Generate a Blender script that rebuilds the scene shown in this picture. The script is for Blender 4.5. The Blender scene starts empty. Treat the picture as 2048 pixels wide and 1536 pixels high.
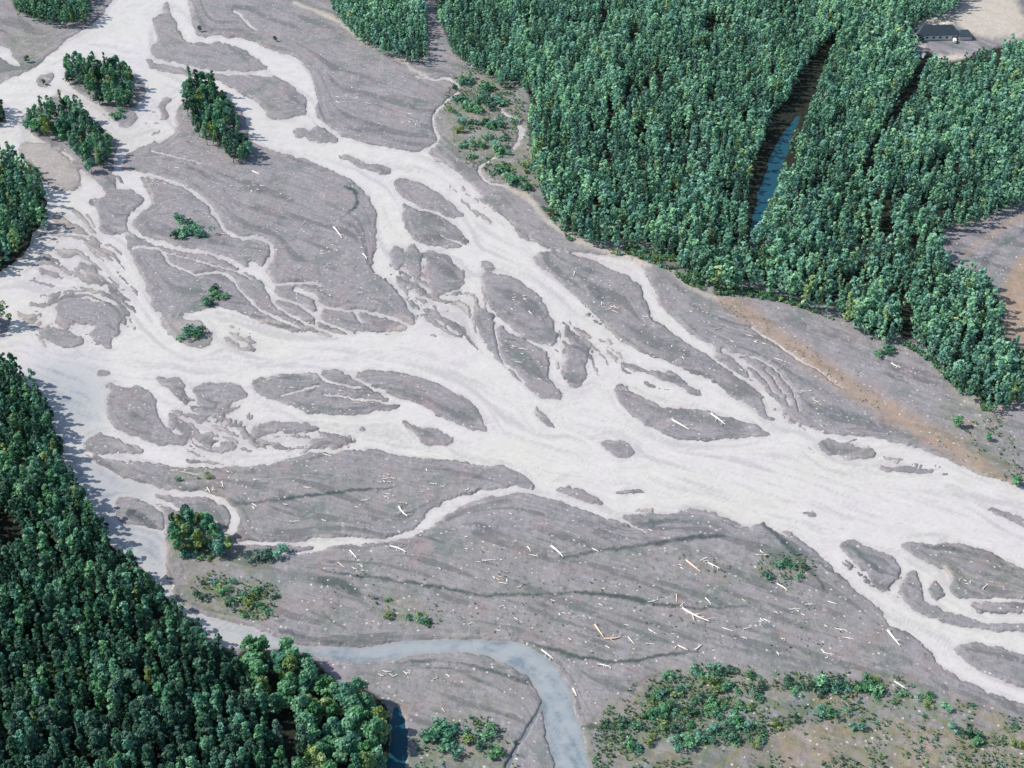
import bpy, math, random
import numpy as np
from mathutils import Vector

random.seed(7)
RNG = np.random.default_rng(11)
SC = bpy.context.scene
COL = SC.collection

# ------------------------------------------------------------------ camera
CAM_H = 380.0
PITCH = math.radians(36.0)
LENS = 48.0
cp, sp = math.cos(PITCH), math.sin(PITCH)
KX = 18.0 / LENS / 1024.0            # tangent per pixel of the 2048 wide photograph


def ground(px, py, z=0.0):
    """pixel of the photograph -> point of the horizontal plane at height z"""
    a = (np.asarray(px, float) - 1024.0) * KX
    b = (768.0 - np.asarray(py, float)) * KX
    dx, dy, dz = a, cp + sp * b, -sp + cp * b
    t = (z - CAM_H) / dz
    return dx * t, dy * t


def pixel(x, y, z):
    x = np.asarray(x, float); y = np.asarray(y, float); z = np.asarray(z, float) - CAM_H
    dep = y * cp - z * sp
    up = y * sp + z * cp
    return 1024.0 + x / dep / KX, 768.0 - up / dep / KX


cam = bpy.data.cameras.new("camera")
cam.lens = LENS
cam.sensor_width = 36.0
cam.clip_start = 1.0
cam.clip_end = 30000.0
camo = bpy.data.objects.new("camera", cam)
camo.location = (0, 0, CAM_H)
camo.rotation_euler = (math.pi / 2 - PITCH, 0, 0)
COL.objects.link(camo)
SC.camera = camo

# ------------------------------------------------------------------ survey of the valley floor (map layers)
OX, OY, RW, RH = 320, 160, 2688, 1856


def chaikin(P, closed, n=2):
    P = np.asarray(P, float)
    for _ in range(n):
        if closed:
            Q = np.roll(P, -1, axis=0)
            P = np.stack([P * .75 + Q * .25, P * .25 + Q * .75], 1).reshape(-1, P.shape[1])
        else:
            A, B = P[:-1], P[1:]
            M = np.stack([A * .75 + B * .25, A * .25 + B * .75], 1).reshape(-1, P.shape[1])
            P = np.vstack([P[:1], M, P[-1:]])
    return P


def fill(pts, smooth=2):
    P = chaikin(pts, True, smooth) + np.array([OX, OY])
    diff = np.zeros((RH, RW + 1), np.int32)
    Q = np.roll(P, -1, axis=0)
    for (x0, y0), (x1, y1) in zip(P, Q):
        if y0 == y1:
            continue
        if y0 > y1:
            x0, y0, x1, y1 = x1, y1, x0, y0
        r0, r1 = max(0, math.ceil(y0 - .5)), min(RH - 1, math.ceil(y1 - .5) - 1)
        if r1 < r0:
            continue
        rows = np.arange(r0, r1 + 1)
        xs = x0 + (rows + .5 - y0) * (x1 - x0) / (y1 - y0)
        np.add.at(diff, (rows, np.clip(np.ceil(xs - .5), 0, RW).astype(int)), 1)
    return (np.cumsum(diff, 1)[:, :RW] % 2).astype(bool)


def stroke(pts, out=None):
    """pts (x, y, width) in pixels -> mask"""
    P = chaikin(pts, False, 2)
    out = np.zeros((RH, RW), bool) if out is None else out
    for (x0, y0, w0), (x1, y1, w1) in zip(P[:-1], P[1:]):
        x0 += OX; x1 += OX; y0 += OY; y1 += OY
        r = max(w0, w1) / 2 + 1
        ax, bx = int(max(0, min(x0, x1) - r)), int(min(RW, max(x0, x1) + r + 1))
        ay, by = int(max(0, min(y0, y1) - r)), int(min(RH, max(y0, y1) + r + 1))
        if ax >= bx or ay >= by:
            continue
        Y, X = np.mgrid[ay:by, ax:bx] + .5
        L2 = (x1 - x0) ** 2 + (y1 - y0) ** 2 + 1e-9
        t = np.clip(((X - x0) * (x1 - x0) + (Y - y0) * (y1 - y0)) / L2, 0, 1)
        d = np.hypot(X - x0 - t * (x1 - x0), Y - y0 - t * (y1 - y0))
        out[ay:by, ax:bx] |= d <= (w0 + t * (w1 - w0)) / 2
    return out


def blur(A, r, n=2):
    A = A.astype(np.float32)
    r = int(r)
    if r < 1:
        return A
    k = 2 * r + 1
    for _ in range(n):
        for ax in (0, 1):
            pad = [(0, 0), (0, 0)]
            pad[ax] = (r + 1, r)
            C = np.cumsum(np.pad(A, pad, mode='edge'), axis=ax, dtype=np.float64)
            A = ((C[k:] - C[:-k]) if ax == 0 else (C[:, k:] - C[:, :-k])).astype(np.float32) / k
    return A


def vnoise(h, w, cell, octaves=3, seed=0):
    r = np.random.default_rng(seed)
    out = np.zeros((h, w), np.float32); amp, tot = 1.0, 0.0
    for _ in range(octaves):
        gh, gw = int(h / cell) + 3, int(w / cell) + 3
        G = r.random((gh, gw)).astype(np.float32)
        y = np.arange(h) / cell; x = np.arange(w) / cell
        yi, xi = y.astype(int), x.astype(int)
        fy, fx = (y - yi).astype(np.float32), (x - xi).astype(np.float32)
        fy = fy * fy * (3 - 2 * fy); fx = fx * fx * (3 - 2 * fx)
        a = G[yi][:, xi] * (1 - fx) + G[yi][:, xi + 1] * fx
        b = G[yi + 1][:, xi] * (1 - fx) + G[yi + 1][:, xi + 1] * fx
        out += amp * (a * (1 - fy[:, None]) + b * fy[:, None]); tot += amp
        amp *= .55; cell = max(1.0, cell / 2.1)
    return out / tot


BELT = [(330, -160), (330, -20), (325, 25), (312, 38), (310, 60), (315, 80), (300, 98), (288, 112), (293, 125), (302, 137), (350, 147), (420, 157),
        (442, 163), (470, 180), (500, 195), (520, 215), (545, 240), (560, 238), (600, 232), (617, 230), (624, 236), (634, 245), (660, 262), (687, 280),
        (725, 285), (787, 298), (837, 308), (850, 300), (875, 322), (912, 340), (932, 362), (957, 384), (977, 404), (999, 429), (1024, 450), (1039, 470),
        (1054, 484), (1074, 489), (1124, 499), (1174, 503), (1224, 513), (1249, 516), (1280, 526), (1292, 540), (1296, 556), (1311, 581), (1321, 609),
        (1346, 629), (1366, 649), (1374, 668), (1414, 684), (1430, 693), (1434, 705), (1425, 712), (1436, 727), (1456, 747), (1478, 768), (1505, 785), (1528, 797),
        (1561, 820), (1593, 843), (1636, 860), (1661, 868), (1736, 873), (1786, 885), (1836, 895), (1886, 913), (1936, 938),
        (1961, 950), (1998, 963), (2048, 975), (2400, 1060), (2400, 1560), (2200, 1475), (2048, 1410), (1986, 1385), (1923, 1362), (1886, 1337), (1861, 1307),
        (1843, 1287), (1826, 1267), (1786, 1255), (1771, 1247), (1761, 1222), (1731, 1197), (1706, 1172), (1681, 1152), (1628, 1105), (1586, 1070),
        (1545, 1052), (1516, 1046), (1500, 1062), (1484, 1054), (1459, 1040), (1414, 1021), (1369, 1018), (1349, 1032), (1274, 1030), (1250, 1036), (1231, 1026),
        (1199, 1010), (1149, 998), (1112, 984), (1074, 976), (1058, 966), (1044, 950), (1024, 938), (962, 927), (887, 918), (837, 917), (787, 910),
        (750, 899), (712, 900), (652, 907), (607, 913), (550, 925), (512, 933), (440, 935), (375, 934), (325, 930), (267, 923), (212, 918), (175, 913), (150, 908),
        (125, 905), (118, 895), (103, 850), (85, 795), (40, 765), (0, 742), (-60, 720), (-330, 700), (-330, 240), (10, 162), (45, 148), (80, 130),
        (100, 105), (130, 80), (165, 62), (205, 28), (235, -20), (290, -160)]

GRAVEL = {
 'b1': [(250, 322), (262, 305), (300, 287), (335, 275), (347, 270), (350, 225), (370, 190), (378, 172), (400, 175), (440, 185), (470, 205), (490, 235),
        (500, 270), (512, 287), (550, 302), (582, 310), (620, 322), (655, 335), (687, 350), (712, 367), (725, 384), (745, 397), (753, 412), (755, 442),
        (752, 477), (752, 504), (744, 534), (750, 544), (772, 564), (790, 579), (797, 597), (805, 612), (835, 640), (828, 650), (800, 642), (815, 660), (770, 664), (640, 664),
        (590, 663), (540, 655), (512, 641), (487, 629), (450, 616), (420, 612), (390, 622), (365, 631), (315, 633), (295, 582), (284, 560), (275, 529),
        (262, 502), (250, 480), (256, 466), (250, 450), (258, 430), (290, 408), (294, 397), (280, 380), (258, 352), (242, 338)],
 'lfa': [(-330, 205), (8, 212), (14, 240), (10, 255), (-330, 280)],
 'lfb': [(-330, 290), (0, 322), (45, 345), (80, 378), (92, 405), (80, 450), (50, 500), (15, 537), (-40, 565), (-330, 600)],
 'lfc': [(-330, 630), (10, 632), (20, 650), (15, 668), (-330, 680)],
 'i7': [(225, 384), (255, 375), (285, 390), (292, 402), (262, 420), (253, 440), (250, 466), (212, 471), (198, 448), (205, 425), (188, 410), (165, 412), (172, 400), (195, 395)],
 'i2': [(148, 522), (174, 524), (197, 544), (170, 550)],
 'i2b': [(116, 506), (160, 494), (170, 510), (120, 514)],
 'i3': [(185, 554), (222, 562), (192, 566), (175, 558)],
 'i4': [(110, 606), (145, 599), (185, 604), (215, 609), (237, 631), (236, 656), (215, 661), (185, 649), (152, 644), (108, 648), (113, 624)],
 'i5': [(182, 654), (232, 659), (247, 661), (222, 679), (222, 703), (200, 689), (178, 676)],
 'i6': [(76, 656), (115, 659), (150, 667), (174, 681), (160, 695), (120, 696), (97, 681), (76, 668)],
 'shb': [(312, 634), (360, 635), (405, 642), (422, 660), (428, 685), (395, 698), (365, 691), (340, 672), (325, 654)],
 'isl1': [(130, 140), (140, 120), (212, 120), (272, 150), (302, 185), (275, 200), (266, 225), (277, 238), (262, 262), (240, 252), (215, 217), (175, 197), (138, 172)],
 'isl2': [(43, 232), (75, 215), (100, 195), (110, 178), (124, 182), (114, 203), (140, 200), (170, 225), (215, 262), (238, 290), (228, 312), (225, 345), (232, 372), (222, 392), (200, 375), (180, 350),
          (160, 338), (140, 312), (100, 287), (60, 267), (48, 247)],
 'sand': [(38, 285), (80, 285), (115, 302), (145, 326), (168, 356), (150, 388), (110, 384), (70, 344), (42, 316)],
 'isl0': [(76, 160), (90, 145), (118, 143), (108, 160), (92, 180), (74, 178)],
 't1': [(288, 112), (302, 95), (312, 83), (325, 72), (310, 50), (300, 37), (325, 30), (345, 52), (367, 77), (385, 87), (450, 80), (512, 105), (540, 120), (552, 138), (500, 146), (437, 148), (480, 150), (420, 156), (350, 147), (302, 137), (292, 122)],
 'st1': [(315, 215), (330, 192), (346, 190), (340, 212), (318, 224)],
 'st2': [(315, 247), (322, 222), (334, 220), (331, 244)],
 'L1': [(210, 785), (250, 780), (265, 773), (280, 770), (300, 783), (317, 798), (310, 818), (315, 835), (332, 858), (360, 873), (377, 888), (335, 890), (300, 885),
        (265, 870), (235, 858), (217, 840), (214, 818)],
 'L1b': [(202, 768), (237, 769), (252, 777), (215, 781)],
 'L0': [(190, 738), (222, 743), (232, 750), (200, 752)],
 'L2': [(195, 862), (225, 875), (265, 890), (290, 903), (330, 904), (287, 909), (237, 905), (205, 911), (153, 896)],
 'L3': [(298, 754), (370, 760), (372, 788), (383, 808), (367, 816), (357, 795), (325, 772)],
 'L4': [(392, 766), (475, 765), (499, 792), (487, 801), (450, 809), (400, 814), (389, 798)],
 'M1': [(494, 765), (530, 755), (575, 748), (630, 741), (692, 740), (720, 768), (762, 783), (787, 798), (815, 814), (775, 823), (725, 828), (642, 829), (612, 824), (582, 811), (537, 796), (510, 783)],
 'M2': [(697, 741), (762, 740), (837, 754), (867, 768), (912, 785), (937, 800), (949, 818), (969, 843), (980, 867), (957, 864), (937, 853), (874, 836), (855, 829),
        (862, 815), (824, 808), (794, 795), (762, 780), (727, 768)],
 'M3': [(793, 838), (817, 839), (842, 854), (869, 860), (897, 873), (916, 884), (887, 891), (854, 894), (839, 880), (824, 860)],
 'M4': [(496, 860), (520, 848), (545, 841), (590, 845), (625, 850), (646, 863), (612, 867), (562, 862), (508, 874)],
 'M5': [(618, 880), (650, 873), (687, 879), (695, 888), (675, 897), (633, 898)],
 'M6': [(708, 854), (735, 857), (728, 864), (712, 861)],
 'm7': [(1062, 814), (1084, 813), (1090, 830), (1111, 850), (1117, 859), (1097, 856), (1072, 836)],
 'm8': [(1199, 888), (1214, 878), (1244, 878), (1262, 889), (1266, 908), (1244, 917), (1222, 908), (1202, 896)],
 'ja': [(658, 308), (700, 311), (737, 326), (765, 330), (788, 342), (779, 348), (750, 345), (709, 325)],
 'jb': [(778, 358), (812, 354), (845, 364), (872, 384), (902, 406), (927, 427), (927, 439), (900, 433), (860, 419), (835, 408), (800, 389)],
 'jc': [(800, 400), (834, 415), (874, 430), (899, 440), (922, 455), (936, 475), (949, 492), (932, 500), (887, 494), (857, 487), (825, 486), (807, 449), (807, 420)],
 'jd': [(782, 489), (804, 489), (808, 521), (799, 541), (784, 536), (779, 512)],
 'jd2': [(815, 492), (841, 494), (839, 524), (841, 558), (819, 546), (812, 519)],
 'je': [(855, 497), (887, 510), (912, 530), (926, 549), (929, 566), (904, 581), (879, 583), (867, 593), (860, 559), (855, 534), (846, 514)],
 'jf': [(961, 515), (987, 530), (996, 537), (961, 539)],
 'jw': [(607, 282), (623, 256), (632, 247), (660, 264), (687, 281), (662, 286)],
 'jrock': [(582, 262), (596, 256), (612, 258), (617, 268), (604, 277), (588, 274)],
 'g': [(963, 547), (990, 546), (1024, 553), (1049, 563), (1074, 583), (1089, 603), (1102, 626), (1106, 646), (1108, 666), (1113, 686), (1094, 693), (1049, 672), (1024, 658),
       (999, 632), (974, 604), (961, 584)],
 'h': [(952, 604), (985, 638), (1020, 666), (1060, 687), (1095, 704), (1099, 725), (1092, 745), (1105, 770), (1129, 798), (1085, 796), (1045, 773), (1010, 737), (975, 700), (958, 663)],
 'pool': [(1146, 688), (1166, 705), (1173, 740), (1165, 777), (1140, 782), (1129, 745), (1131, 708)],
 'pl': [(1114, 628), (1124, 640), (1138, 655), (1154, 668), (1146, 670), (1126, 655)],
 'r2': [(1066, 505), (1094, 503), (1124, 506), (1164, 518), (1209, 530), (1244, 545), (1266, 558), (1284, 578), (1291, 599), (1294, 629), (1311, 644), (1356, 674),
        (1394, 699), (1414, 711), (1434, 729), (1454, 749), (1474, 768), (1500, 785), (1530, 813), (1548, 838), (1520, 829), (1499, 812), (1461, 792), (1434, 770), (1411, 755),
        (1374, 740), (1336, 725), (1299, 714), (1264, 699), (1226, 669), (1211, 646), (1179, 624), (1166, 601), (1136, 581), (1099, 549), (1072, 529)],
 'r0': [(1239, 718), (1274, 733), (1299, 740), (1349, 745), (1371, 768), (1403, 786), (1395, 797), (1374, 801), (1340, 796), (1318, 786), (1290, 773), (1262, 756), (1238, 740)],
 'r1': [(1229, 785), (1231, 764), (1249, 764), (1262, 783), (1287, 799), (1336, 817), (1399, 819), (1424, 827), (1486, 844), (1536, 862), (1566, 874), (1536, 874), (1486, 874),
        (1454, 881), (1399, 879), (1349, 879), (1311, 861), (1269, 834), (1250, 816), (1238, 800)],
 'r4': [(1630, 880), (1686, 881), (1711, 896), (1736, 898), (1767, 911), (1731, 921), (1696, 916), (1650, 909)],
 'r5': [(1715, 938), (1786, 932), (1836, 933), (1886, 949), (1836, 947), (1750, 944)],
 'r6': [(1960, 1012), (1990, 1014), (2048, 1036), (2200, 1090), (2200, 1115), (2048, 1055), (2011, 1035)],
 'r7': [(1592, 1021), (1625, 1022), (1646, 1033), (1610, 1033)],
 'q1': [(1100, 970), (1164, 978), (1219, 1006), (1190, 1006), (1149, 991), (1120, 981)],
 'q2': [(1212, 982), (1260, 978), (1310, 984), (1260, 991)],
 'p1': [(1681, 1074), (1706, 1081), (1741, 1096), (1788, 1114), (1800, 1130), (1800, 1150), (1783, 1176), (1768, 1178), (1753, 1168), (1733, 1151), (1706, 1121), (1684, 1095)],
 'p2': [(1775, 1091), (1836, 1083), (1911, 1088), (1961, 1097), (2006, 1114), (2048, 1139), (2250, 1220), (2250, 1240), (2048, 1198), (1916, 1200), (1901, 1193), (1900, 1165),
        (1898, 1150), (1886, 1139), (1848, 1122), (1823, 1107), (1801, 1096)],
 'p3': [(1857, 1172), (1871, 1157), (1884, 1172), (1893, 1194), (1871, 1202), (1859, 1187)],
 'p4': [(1800, 1184), (1807, 1155), (1818, 1137), (1836, 1153), (1845, 1170), (1843, 1190), (1861, 1211), (1898, 1224), (1936, 1234), (1973, 1246), (2048, 1251), (2250, 1262), (2250, 1278),
        (2048, 1263), (1986, 1261), (1923, 1253), (1873, 1241), (1836, 1226), (1811, 1208)],
 'p5': [(1915, 1209), (1970, 1202), (2048, 1206), (2250, 1220), (2250, 1240), (2048, 1228), (1970, 1226), (1930, 1219)],
 'p6': [(1909, 1285), (1948, 1286), (1986, 1291), (2048, 1311), (2250, 1380), (2250, 1450), (2048, 1378), (2011, 1363), (1961, 1341), (1926, 1318), (1911, 1303)],
}

THIN = [
 [(-60, 92, 34), (8, 102, 26), (26, 122, 14), (40, 128, 5)],  # narrow channels (x, y, width)
 [(350, -40, 46), (362, 20, 40), (370, 50, 30), (382, 76, 16), (400, 79, 11), (430, 76, 14), (470, 82, 18), (512, 100, 22), (550, 120, 36), (590, 140, 50), (615, 172, 36), (622, 205, 22), (624, 235, 15)],
 [(296, 110, 6), (310, 117, 9), (332, 126, 9), (390, 137, 8), (437, 146, 8), (512, 146, 7), (560, 148, 14), (590, 165, 16)],
 [(467, 22, 4), (488, 40, 6), (510, 62, 4)],
 [(626, 234, 8), (652, 252, 7), (687, 278, 7), (720, 290, 8)],
 [(232, 345, 18), (262, 346, 12), (312, 350, 9), (350, 364, 9), (385, 384, 9), (410, 402, 10), (420, 416, 9), (432, 434, 11), (450, 459, 9), (467, 474, 7), (512, 475, 9), (537, 483, 10),
  (547, 498, 11), (543, 516, 9), (532, 530, 10)],
 [(258, 356, 22), (285, 380, 14), (299, 396, 12), (298, 408, 10), (267, 428, 10), (259, 449, 11), (266, 463, 10), (287, 476, 9), (332, 491, 10), (390, 501, 8), (445, 516, 9), (490, 539, 10),
  (520, 545, 14), (532, 562, 13), (543, 582, 10), (543, 602, 9), (560, 622, 6), (610, 645, 6), (660, 664, 6)],
 [(268, 498, 6), (295, 494, 5), (318, 497, 5), (330, 508, 5), (340, 529, 6), (370, 541, 5), (392, 551, 5), (412, 545, 5), (452, 546, 5), (470, 569, 6), (495, 591, 6), (512, 614, 6), (540, 632, 6), (600, 655, 5)],
 [(505, 529, 14), (530, 553, 16), (545, 578, 13)],
 [(545, 594, 7), (590, 605, 6), (620, 622, 6), (645, 642, 6), (680, 656, 6), (705, 666, 6)],
 [(545, 567, 5), (590, 567, 4), (628, 566, 5), (640, 572, 4)],
 [(592, 580, 8), (620, 588, 12), (634, 600, 10), (642, 616, 9), (690, 618, 8), (762, 630, 9), (800, 641, 9), (832, 660, 10)],
 [(708, 622, 6), (716, 642, 7), (720, 650, 4)],
 [(640, 616, 7), (632, 640, 5), (640, 660, 5)],
 [(690, 738, 9), (720, 766, 8), (762, 782, 8), (787, 798, 9), (815, 812, 14), (850, 824, 22), (880, 848, 26), (930, 872, 30)],
 [(632, 740, 7), (642, 757, 6), (665, 768, 5), (700, 772, 5), (722, 777, 4)],
 [(800, 398, 7), (837, 414, 7), (875, 429, 7), (905, 441, 8), (928, 458, 10), (945, 480, 12)],
 [(990, 640, 5), (1000, 722, 4), (1030, 742, 4), (1058, 780, 4)],
 [(1236, 742, 6), (1262, 757, 10), (1290, 775, 11), (1330, 790, 12), (1390, 802, 14), (1450, 815, 12), (1500, 838, 14)],
 [(1274, 745, 7), (1320, 760, 6), (1370, 782, 6)],
 [(1412, 704, 8), (1430, 718, 9), (1454, 736, 8), (1478, 752, 8), (1505, 770, 7), (1530, 792, 8), (1550, 812, 10)],
 [(1445, 700, 10), (1468, 714, 9), (1488, 732, 9), (1502, 752, 8), (1520, 772, 8), (1545, 800, 9), (1565, 822, 9)],
 [(1470, 706, 3), (1520, 716, 4), (1560, 746, 4), (1590, 790, 4), (1602, 822, 5)], [(1530, 738, 4), (1560, 770, 3), (1578, 812, 4)],
 [(1100, 700, 5), (1108, 738, 5), (1128, 790, 6)], [(1125, 650, 5), (1120, 700, 4), (1118, 760, 5)], [(300, 300, 4), (360, 318, 3), (420, 330, 2)], [(330, 505, 3), (420, 530, 3), (470, 540, 3), (500, 556, 4)],
 [(650, 790, 4), (720, 800, 4), (800, 806, 5)], [(560, 790, 3), (600, 780, 3), (640, 772, 4)], [(1250, 735, 4), (1290, 760, 5), (1380, 792, 5)], [(1090, 540, 3), (1150, 590, 3), (1200, 640, 4)],
 [(1470, 1000, 5), (1530, 1044, 5), (1570, 1072, 4)], [(1820, 1110, 6), (1860, 1150, 6), (1850, 1200, 5)], [(1868, 1150, 5), (1900, 1200, 7), (1950, 1222, 8)],
 [(340, 940, 3), (400, 948, 2)], [(880, 470, 3), (915, 486, 3), (940, 496, 4)],
 [(1468, 712, 6), (1500, 728, 6), (1530, 758, 5), (1560, 796, 4)],
 [(460, 1088, 6), (512, 1089, 7), (587, 1088, 8), (625, 1084, 15), (690, 1081, 19), (740, 1082, 14), (772, 1082, 8), (800, 1073, 10), (835, 1062, 14), (853, 1044, 24), (875, 1025, 29), (905, 1008, 23),
  (960, 991, 13), (1024, 981, 11), (1074, 982, 12), (1112, 992, 14), (1149, 1007, 15), (1199, 1020, 14), (1231, 1036, 11), (1261, 1050, 8), (1289, 1066, 4)],
 [(560, 1114, 6), (600, 1106, 6), (650, 1096, 8)],
 [(255, 962, 14), (290, 976, 14), (325, 985, 12), (390, 986, 9), (437, 997, 11), (470, 1016, 14), (474, 1040, 16), (462, 1064, 16), (450, 1074, 8)],
 [(220, 972, 14), (255, 985, 13), (290, 994, 12), (325, 1007, 9), (362, 1018, 7)],
 [(979, 197, 5), (995, 215, 7), (1022, 235, 6), (1042, 248, 8), (1043, 272, 10), (1038, 292, 7), (1015, 306, 4), (985, 318, 4), (962, 332, 6), (959, 350, 6), (981, 367, 5), (1012, 373, 5)],
 [(830, 152, 3), (866, 161, 4), (895, 157, 5), (914, 170, 7), (922, 186, 6), (890, 207, 5), (868, 227, 5), (866, 258, 6), (880, 282, 5), (860, 296, 4), (846, 306, 6)],
 [(1500, 655, 3), (1540, 680, 5), (1590, 712, 5), (1640, 745, 4), (1690, 780, 3)],
 [(1905, 1199, 6), (2048, 1201, 6), (2200, 1225, 8)],
]

SIDE = [(120, 900), (165, 908), (200, 927), (250, 957), (272, 970), (290, 985), (300, 1003), (328, 1020), (336, 1040), (332, 1080), (334, 1120), (332, 1152), (342, 1167), (352, 1195), (362, 1210), (405, 1230),
        (437, 1238), (512, 1256), (542, 1267), (575, 1287), (617, 1292), (662, 1292), (712, 1297), (750, 1290), (787, 1282), (837, 1279), (962, 1278), (1024, 1283), (1049, 1289),
        (1084, 1306), (1106, 1321), (1126, 1351), (1140, 1374), (1148, 1402), (1156, 1435), (1166, 1467), (1173, 1507), (1230, 1720), (1130, 1720), (1106, 1507), (1092, 1477), (1088, 1440), (1085, 1417),
        (1083, 1397), (1068, 1372), (1049, 1348), (1024, 1332), (1000, 1322), (962, 1308), (912, 1303), (837, 1310), (787, 1318), (737, 1326), (675, 1326), (637, 1318), (620, 1306), (567, 1301),
        (512, 1301), (450, 1293), (425, 1282), (400, 1258), (370, 1234), (350, 1208), (320, 1184), (307, 1154), (280, 1136), (245, 1106), (216, 1085), (203, 1050), (168, 995), (138, 955)]
SIDE_BAR = [(230, 992), (270, 996), (300, 1012), (326, 1024), (334, 1042), (330, 1064), (300, 1056), (262, 1050), (238, 1046), (226, 1022)]
TEAL = [[(1506, 480, 14), (1514, 445, 24), (1526, 410, 30), (1540, 360, 30), (1557, 310, 28), (1578, 265, 20), (1592, 235, 8)],
        [(1490, 500, 3), (1506, 476, 10)],
        [(1084, 1412, 4), (1066, 1446, 6), (1042, 1478, 6), (1018, 1525, 8), (1000, 1580, 10)],
        [(792, 1420, 12), (797, 1450, 34), (800, 1490, 38), (790, 1540, 40), (780, 1600, 40)]]

Wm = fill(BELT)
ISL = np.zeros_like(Wm)
for k, p in GRAVEL.items():
    ISL |= fill(p, 1 if k in ('jf', 'L1b') else 2)
Wm &= ~ISL
for s in THIN:
    stroke(s, Wm)
Ws = fill(SIDE) & ~fill(SIDE_BAR)
stroke([(255, 962, 14), (290, 976, 14), (325, 985, 12)], Ws)
Wt = np.zeros_like(Wm)
for s in TEAL:
    stroke(s, Wt)

# flow-aligned grain (line integral convolution of white noise along the channels)
h2, w2 = RH // 2, RW // 2
Mlow = blur((Wm | Ws), 22)[::2, ::2]
gy, gx = np.gradient(Mlow)
tx, ty = -gy, gx
mag = np.hypot(tx, ty)
dfx, dfy = .95, .32
sg = np.sign(tx * dfx + ty * dfy); sg[sg == 0] = 1
k = np.clip(mag / .012, 0, 1)
ux = tx / (mag + 1e-9) * sg * k + dfx * (1 - k * .8)
uy = ty / (mag + 1e-9) * sg * k + dfy * (1 - k * .8)
ux, uy = blur(ux, 6), blur(uy, 6)
n = np.hypot(ux, uy) + 1e-9
ux, uy = ux / n, uy / n
noise = RNG.random((h2, w2)).astype(np.float32)


def lic(noise, steps, st):
    Y, X = np.mgrid[0:h2, 0:w2].astype(np.float32)
    acc = noise.copy()
    for s in (1, -1):
        x, y = X.copy(), Y.copy()
        for _ in range(steps):
            xi = np.clip(x, 0, w2 - 1).astype(int); yi = np.clip(y, 0, h2 - 1).astype(int)
            x += s * st * ux[yi, xi]; y += s * st * uy[yi, xi]
            acc += noise[np.clip(y, 0, h2 - 1).astype(int), np.clip(x, 0, w2 - 1).astype(int)]
    acc /= 2 * steps + 1
    return np.clip((acc - acc.mean()) / acc.std() * .22 + .5, 0, 1)


LIC = lic(noise, 9, 1.2)
LIC2 = lic(blur(noise, 2, 1) * 4, 26, 1.4)          # broad long streaks


def up2(A):
    return np.repeat(np.repeat(A, 2, 0), 2, 1)[:RH, :RW]


# riffles: places where low gravel ribs break the water sheet
RIF = np.zeros((RH, RW), np.float32)
for poly, s in [([(850, 540), (980, 600), (1000, 680), (900, 640)], .65), ([(1180, 560), (1240, 640), (1250, 760), (1190, 770), (1160, 640)], .35), ([(1560, 870), (1800, 900), (1950, 950), (1700, 940)], .4),
                ([(1620, 1080), (1850, 1150), (1900, 1250), (1750, 1220)], .3), ([(560, 560), (840, 620), (840, 670), (580, 670)], .5), ([(940, 280), (1040, 460), (960, 460), (840, 330)], .25),
                ([(90, 420), (180, 430), (280, 560), (260, 700), (60, 700), (40, 600)], .55), ([(340, 790), (520, 800), (520, 930), (380, 925), (330, 860)], .7),
                ([(780, 490), (860, 500), (900, 600), (960, 640), (960, 720), (880, 660), (800, 640), (770, 570)], .75), ([(420, 660), (560, 670), (560, 700), (440, 710)], .6),
                ([(1100, 640), (1170, 640), (1200, 700), (1170, 780), (1110, 770)], .55), ([(1400, 700), (1560, 720), (1640, 870), (1540, 850), (1450, 790)], .7),
                ([(60, 190), (330, 170), (330, 300), (240, 400), (60, 300)], .35), ([(1250, 1020), (1480, 1020), (1500, 1060), (1280, 1060)], .85),
                ([(480, 860), (720, 850), (720, 900), (480, 920)], .6), ([(130, 890), (330, 960), (330, 1000), (190, 980)], .4)]:
    RIF = np.maximum(RIF, blur(fill(poly), 14) * min(.8, s * 1.15))
rib = up2(lic(blur(noise, 1, 1) * 3, 12, 1.3))
Wm_r = Wm & ~((rib > 1.04 - RIF * .55) & (RIF > .12))
wob = lambda s, c: (vnoise(RH, RW, c, 3, s) - .5)
# bank edges frayed along the flow
fray = (rib - rib.mean()) * .55 + wob(61, 9.0) * .5 + wob(62, 30.0) * .6
core = blur(Wm_r, 5)
Wm_r = (core + fray * (1 - np.abs(core * 2 - 1)) * 1.1 > .5)
Wm_r &= ~((rib > .985 - RIF * .60) & (RIF > .10))
for s in THIN:
    stroke([(a_, b_, c_ * .8 + (1.6 if c_ < 8 else 0)) for a_, b_, c_ in s], Wm_r)
M = (Wm_r | Ws | Wt).astype(np.float32)

Mb = blur(M, 1, 2)
M5, M20 = blur(M, 14), blur(M, 45)

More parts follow.
